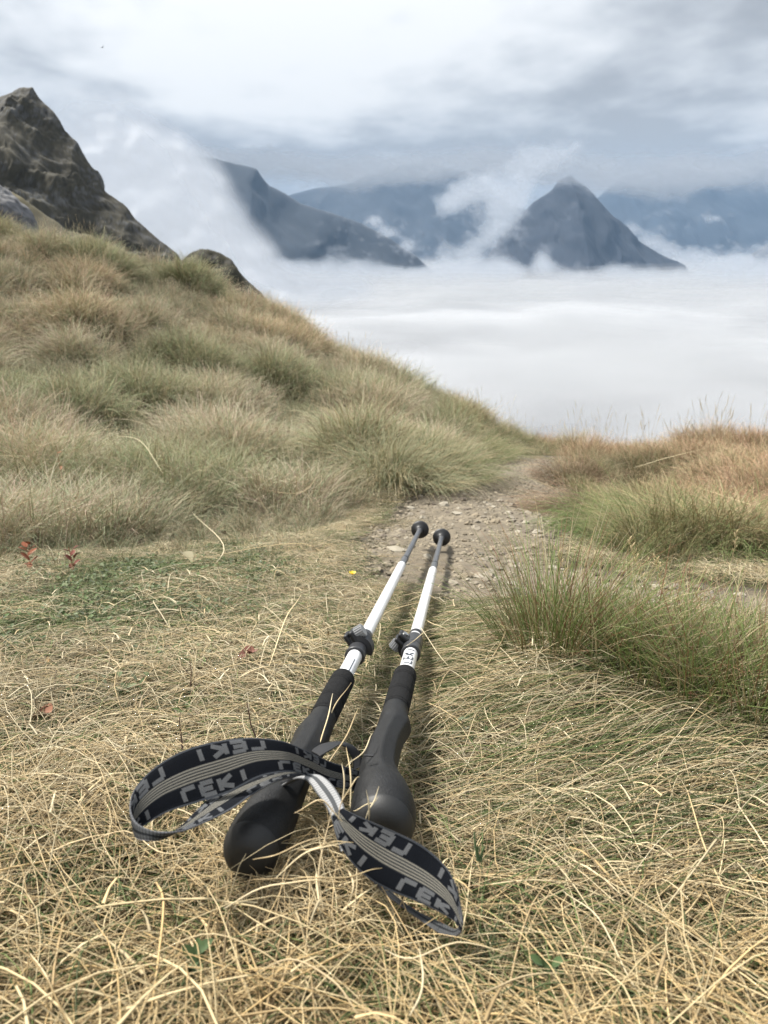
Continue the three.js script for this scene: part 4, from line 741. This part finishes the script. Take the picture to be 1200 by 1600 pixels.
// dark dead twigs in the turf
function twig(px, py, z, segs, label) {
  const t = thing('twig', label, 'twig', 'dark twigs in the turf'), a = P(px, py, z); t.position.copy(a);
  segs.forEach((s, i) => part(i ? 'side_twig' : 'main_twig', new Blades().add(s.map(([x, y, dz = 0]) => P(x, y, z + dz).sub(a)), (q) => .0016 * (1 - .6 * q) * (i ? .7 : 1), [.06, .035, .025], [.10, .05, .035]).build(), strawMat, t));
}
twig(300, 1100, .80, [[[300, 1100], [297, 1075, .002], [299, 1050, -.004], [296, 1030]], [[298, 1068], [305, 1058], [312, 1048]], [[299, 1056], [290, 1048], [286, 1040]]], 'small dark branching twig above the olive tuft');
twig(178, 1205, .66, [[[182, 1206], [165, 1186, .004], [148, 1166]], [[165, 1186], [168, 1172], [166, 1164]]], 'dark twig lying left of the strap loop');
twig(285, 1170, .62, [[[285, 1172], [283, 1150, .004], [280, 1128], [282, 1112]]], 'reddish upright twig behind the strap loop');
twig(395, 1150, .66, [[[400, 1152], [392, 1132, .004], [388, 1108], [386, 1098]]], 'reddish twig between the strap loop and the left handle');
{ // green sprout
  const t = thing('green_sprout', 'fresh green shoot in the straw right of the lower strap', 'plant'), a = P(748, 1345, .49); t.position.copy(a);
  for (const q of [[[748, 1345], [743, 1322], [741, 1300]], [[750, 1346], [753, 1332], [757, 1322]], [[749, 1345], [746, 1333], [747, 1322]]]) part('blade', new Blades().add(q.map(([x, y]) => P(x, y, .488).sub(a)), (s) => .0026 * (1 - .6 * s), [.07, .12, .05], [.12, .18, .07]).build(), plantMat, t);
}
// loose straws that lie across the handles, straps and shafts
{
  const b = new Blades();
  const lay = (pts, w, k = 1) => { const c = new THREE.CatmullRomCurve3(pts.map(([x, y, z]) => P(x, y, z))); const wob = c.getPoints(14).map((v, i) => v.add(V(0, .0012 * Math.sin(i * .6 + w * 9e4), 0))); b.add(wob, (t) => w * Math.min(1, .35 + t * 3, .25 + (1 - t) * 2.2), mul(pick(STRAW), k), mul(pick(STRAW), k * 1.1)); };
  for (const q of [
    [[395, 1345, .425], [455, 1325, .42], [520, 1302, .42]], [[430, 1370, .42], [470, 1340, .41], [500, 1322, .405], [540, 1318, .41]], [[350, 1420, .42], [420, 1385, .405], [470, 1375, .40], [520, 1380, .40]],
    [[505, 1420, .40], [498, 1370, .41], [505, 1320, .42], [520, 1262, .44]], [[540, 1420, .40], [552, 1390, .40], [545, 1360, .41], [530, 1345, .41]], [[450, 1375, .41], [540, 1368, .405], [597, 1358, .42]], [[465, 1330, .425], [505, 1320, .42], [552, 1314, .425]],
    [[460, 1268, .44], [500, 1252, .44], [518, 1262, .44], [535, 1285, .44]], [[528, 1285, .455], [535, 1250, .45], [552, 1222, .45], [562, 1215, .46]], [[552, 1265, .47], [575, 1258, .465], [591, 1245, .465]], [[570, 1280, .46], [580, 1260, .46], [592, 1230, .465]],
    [[532, 1262, .50], [538, 1225, .51], [534, 1190, .52]], [[547, 1262, .49], [548, 1215, .50], [541, 1165, .52]], [[500, 1215, .53], [540, 1150, .57], [560, 1108, .60]], [[540, 1200, .54], [570, 1170, .56], [582, 1145, .58]],
    [[500, 1165, .62], [520, 1110, .66], [549, 1065, .72]], [[495, 1180, .58], [512, 1120, .64], [520, 1085, .68]], [[590, 985, .97], [600, 960, 1.02], [640, 945, 1.05], [670, 935, 1.07]], [[575, 940, 1.06], [600, 955, 1.04], [612, 975, 1.02]],
    [[700, 1040, .83], [670, 1000, .9], [640, 955, .98]], [[690, 980, .95], [660, 990, .9], [635, 1010, .86]], [[645, 950, 1.08], [670, 970, 1.02], [700, 985, .98]], [[620, 935, 1.12], [650, 925, 1.14], [690, 940, 1.08]],
    [[100, 1330, .5], [190, 1300, .5], [250, 1330, .47], [300, 1330, .46]], [[220, 1500, .38], [330, 1460, .38], [400, 1480, .375], [460, 1530, .365]], [[600, 1480, .385], [640, 1500, .38], [720, 1470, .385], [800, 1490, .38]], [[880, 1390, .45], [930, 1430, .43], [980, 1520, .40], [1005, 1560, .39]], [[905, 1290, .5], [950, 1350, .47], [1005, 1425, .43]],
    [[400, 1520, .37], [460, 1500, .37], [520, 1530, .36], [560, 1590, .345]], [[40, 1480, .4], [80, 1540, .375], [100, 1600, .36]], [[640, 1590, .35], [660, 1540, .36], [655, 1480, .38]], [[740, 1560, .36], [800, 1530, .37], [900, 1520, .38]],
  ]) lay(q, rr(.0009, .0014), rr(.8, 1.1));
  lay([[572, 1298, .455], [577, 1268, .452], [572, 1232, .462]], .0010, .4);
  for (const q of [[[180, 680, 2.6], [220, 690, 2.4], [255, 740, 2.2]], [[250, 890, 1.55], [330, 870, 1.6], [480, 850, 1.7], [520, 885, 1.6]], [[310, 905, 1.5], [350, 860, 1.6], [300, 800, 1.8]], [[415, 765, 2.0], [470, 770, 2.05], [500, 740, 2.1]], [[990, 730, 2.2], [1100, 700, 2.3]], [[1090, 760, 2.0], [1160, 785, 1.9], [1200, 795, 1.85]], [[420, 1040, .85], [450, 960, 1.05], [470, 930, 1.15]]]) lay(q, .002, 1.1);
  const m = new THREE.Mesh(b.build(), strawMat); m.name = 'loose_straw'; m.userData.kind = 'stuff'; m.userData.label = 'single long straws lying across the straps, handles and turf'; scene.add(shadow(m));
}
{ // pale rock face on the near hill behind the grass
  const g = mergeVertices(new THREE.IcosahedronGeometry(1, 14).deleteAttribute('normal').deleteAttribute('uv')), p = g.attributes.position, c = P(14, 336, 57), col = [];
  for (let i = 0; i < p.count; i++) { const x = p.getX(i), y = p.getY(i), z = p.getZ(i), r = 1 + .3 * ridged(x * 1.2, y * 1.2, z * 1.2, 4) - .2, k = .75 + .8 * fbm(x * 5, y * 9, z * 5, 4); p.setXYZ(i, x * r * 1.7 + y * -1.0, y * r * 2.1, z * r * 1.8); col.push(.17 * k, .17 * k, .175 * k); }
  g.setAttribute('color', new THREE.Float32BufferAttribute(col, 3)); g.computeVertexNormals();
  const m = new THREE.Mesh(g, vcMat()); m.name = 'rock_outcrop'; m.position.copy(c); scene.add(shadow(m)); tag(m, 'pale grey rock face on the hillside at the left edge', 'rock');
}
{ // a bird far up
  const t = thing('bird', 'tiny dark bird high in the sky above the rocky mountain', 'bird'), mat = new THREE.MeshStandardMaterial({ color: C(.02, .02, .022), roughness: .9 }); t.position.copy(P(160, 74, 90)); t.rotation.set(.3, .8, .4);
  const bd = new THREE.SphereGeometry(1, 12, 8); bd.scale(.06, .055, .2); part('body', bd, mat, t);
  for (const s of [-1, 1]) { const sh = new THREE.Shape(); sh.moveTo(0, .07); sh.quadraticCurveTo(s * .15, .12, s * .36, .0); sh.quadraticCurveTo(s * .16, .0, 0, -.07); const w = new THREE.ExtrudeGeometry(sh, { depth: .012, bevelEnabled: false }); w.rotateX(Math.PI / 2); w.rotateZ(s * .35); part('wing', w, mat, t); }
  const tl = new THREE.ConeGeometry(.05, .16, 6); tl.rotateX(Math.PI / 2); tl.scale(1, .3, 1); tl.translate(0, 0, .22); part('tail', tl, mat, t);
}
renderer.render(scene, camera);
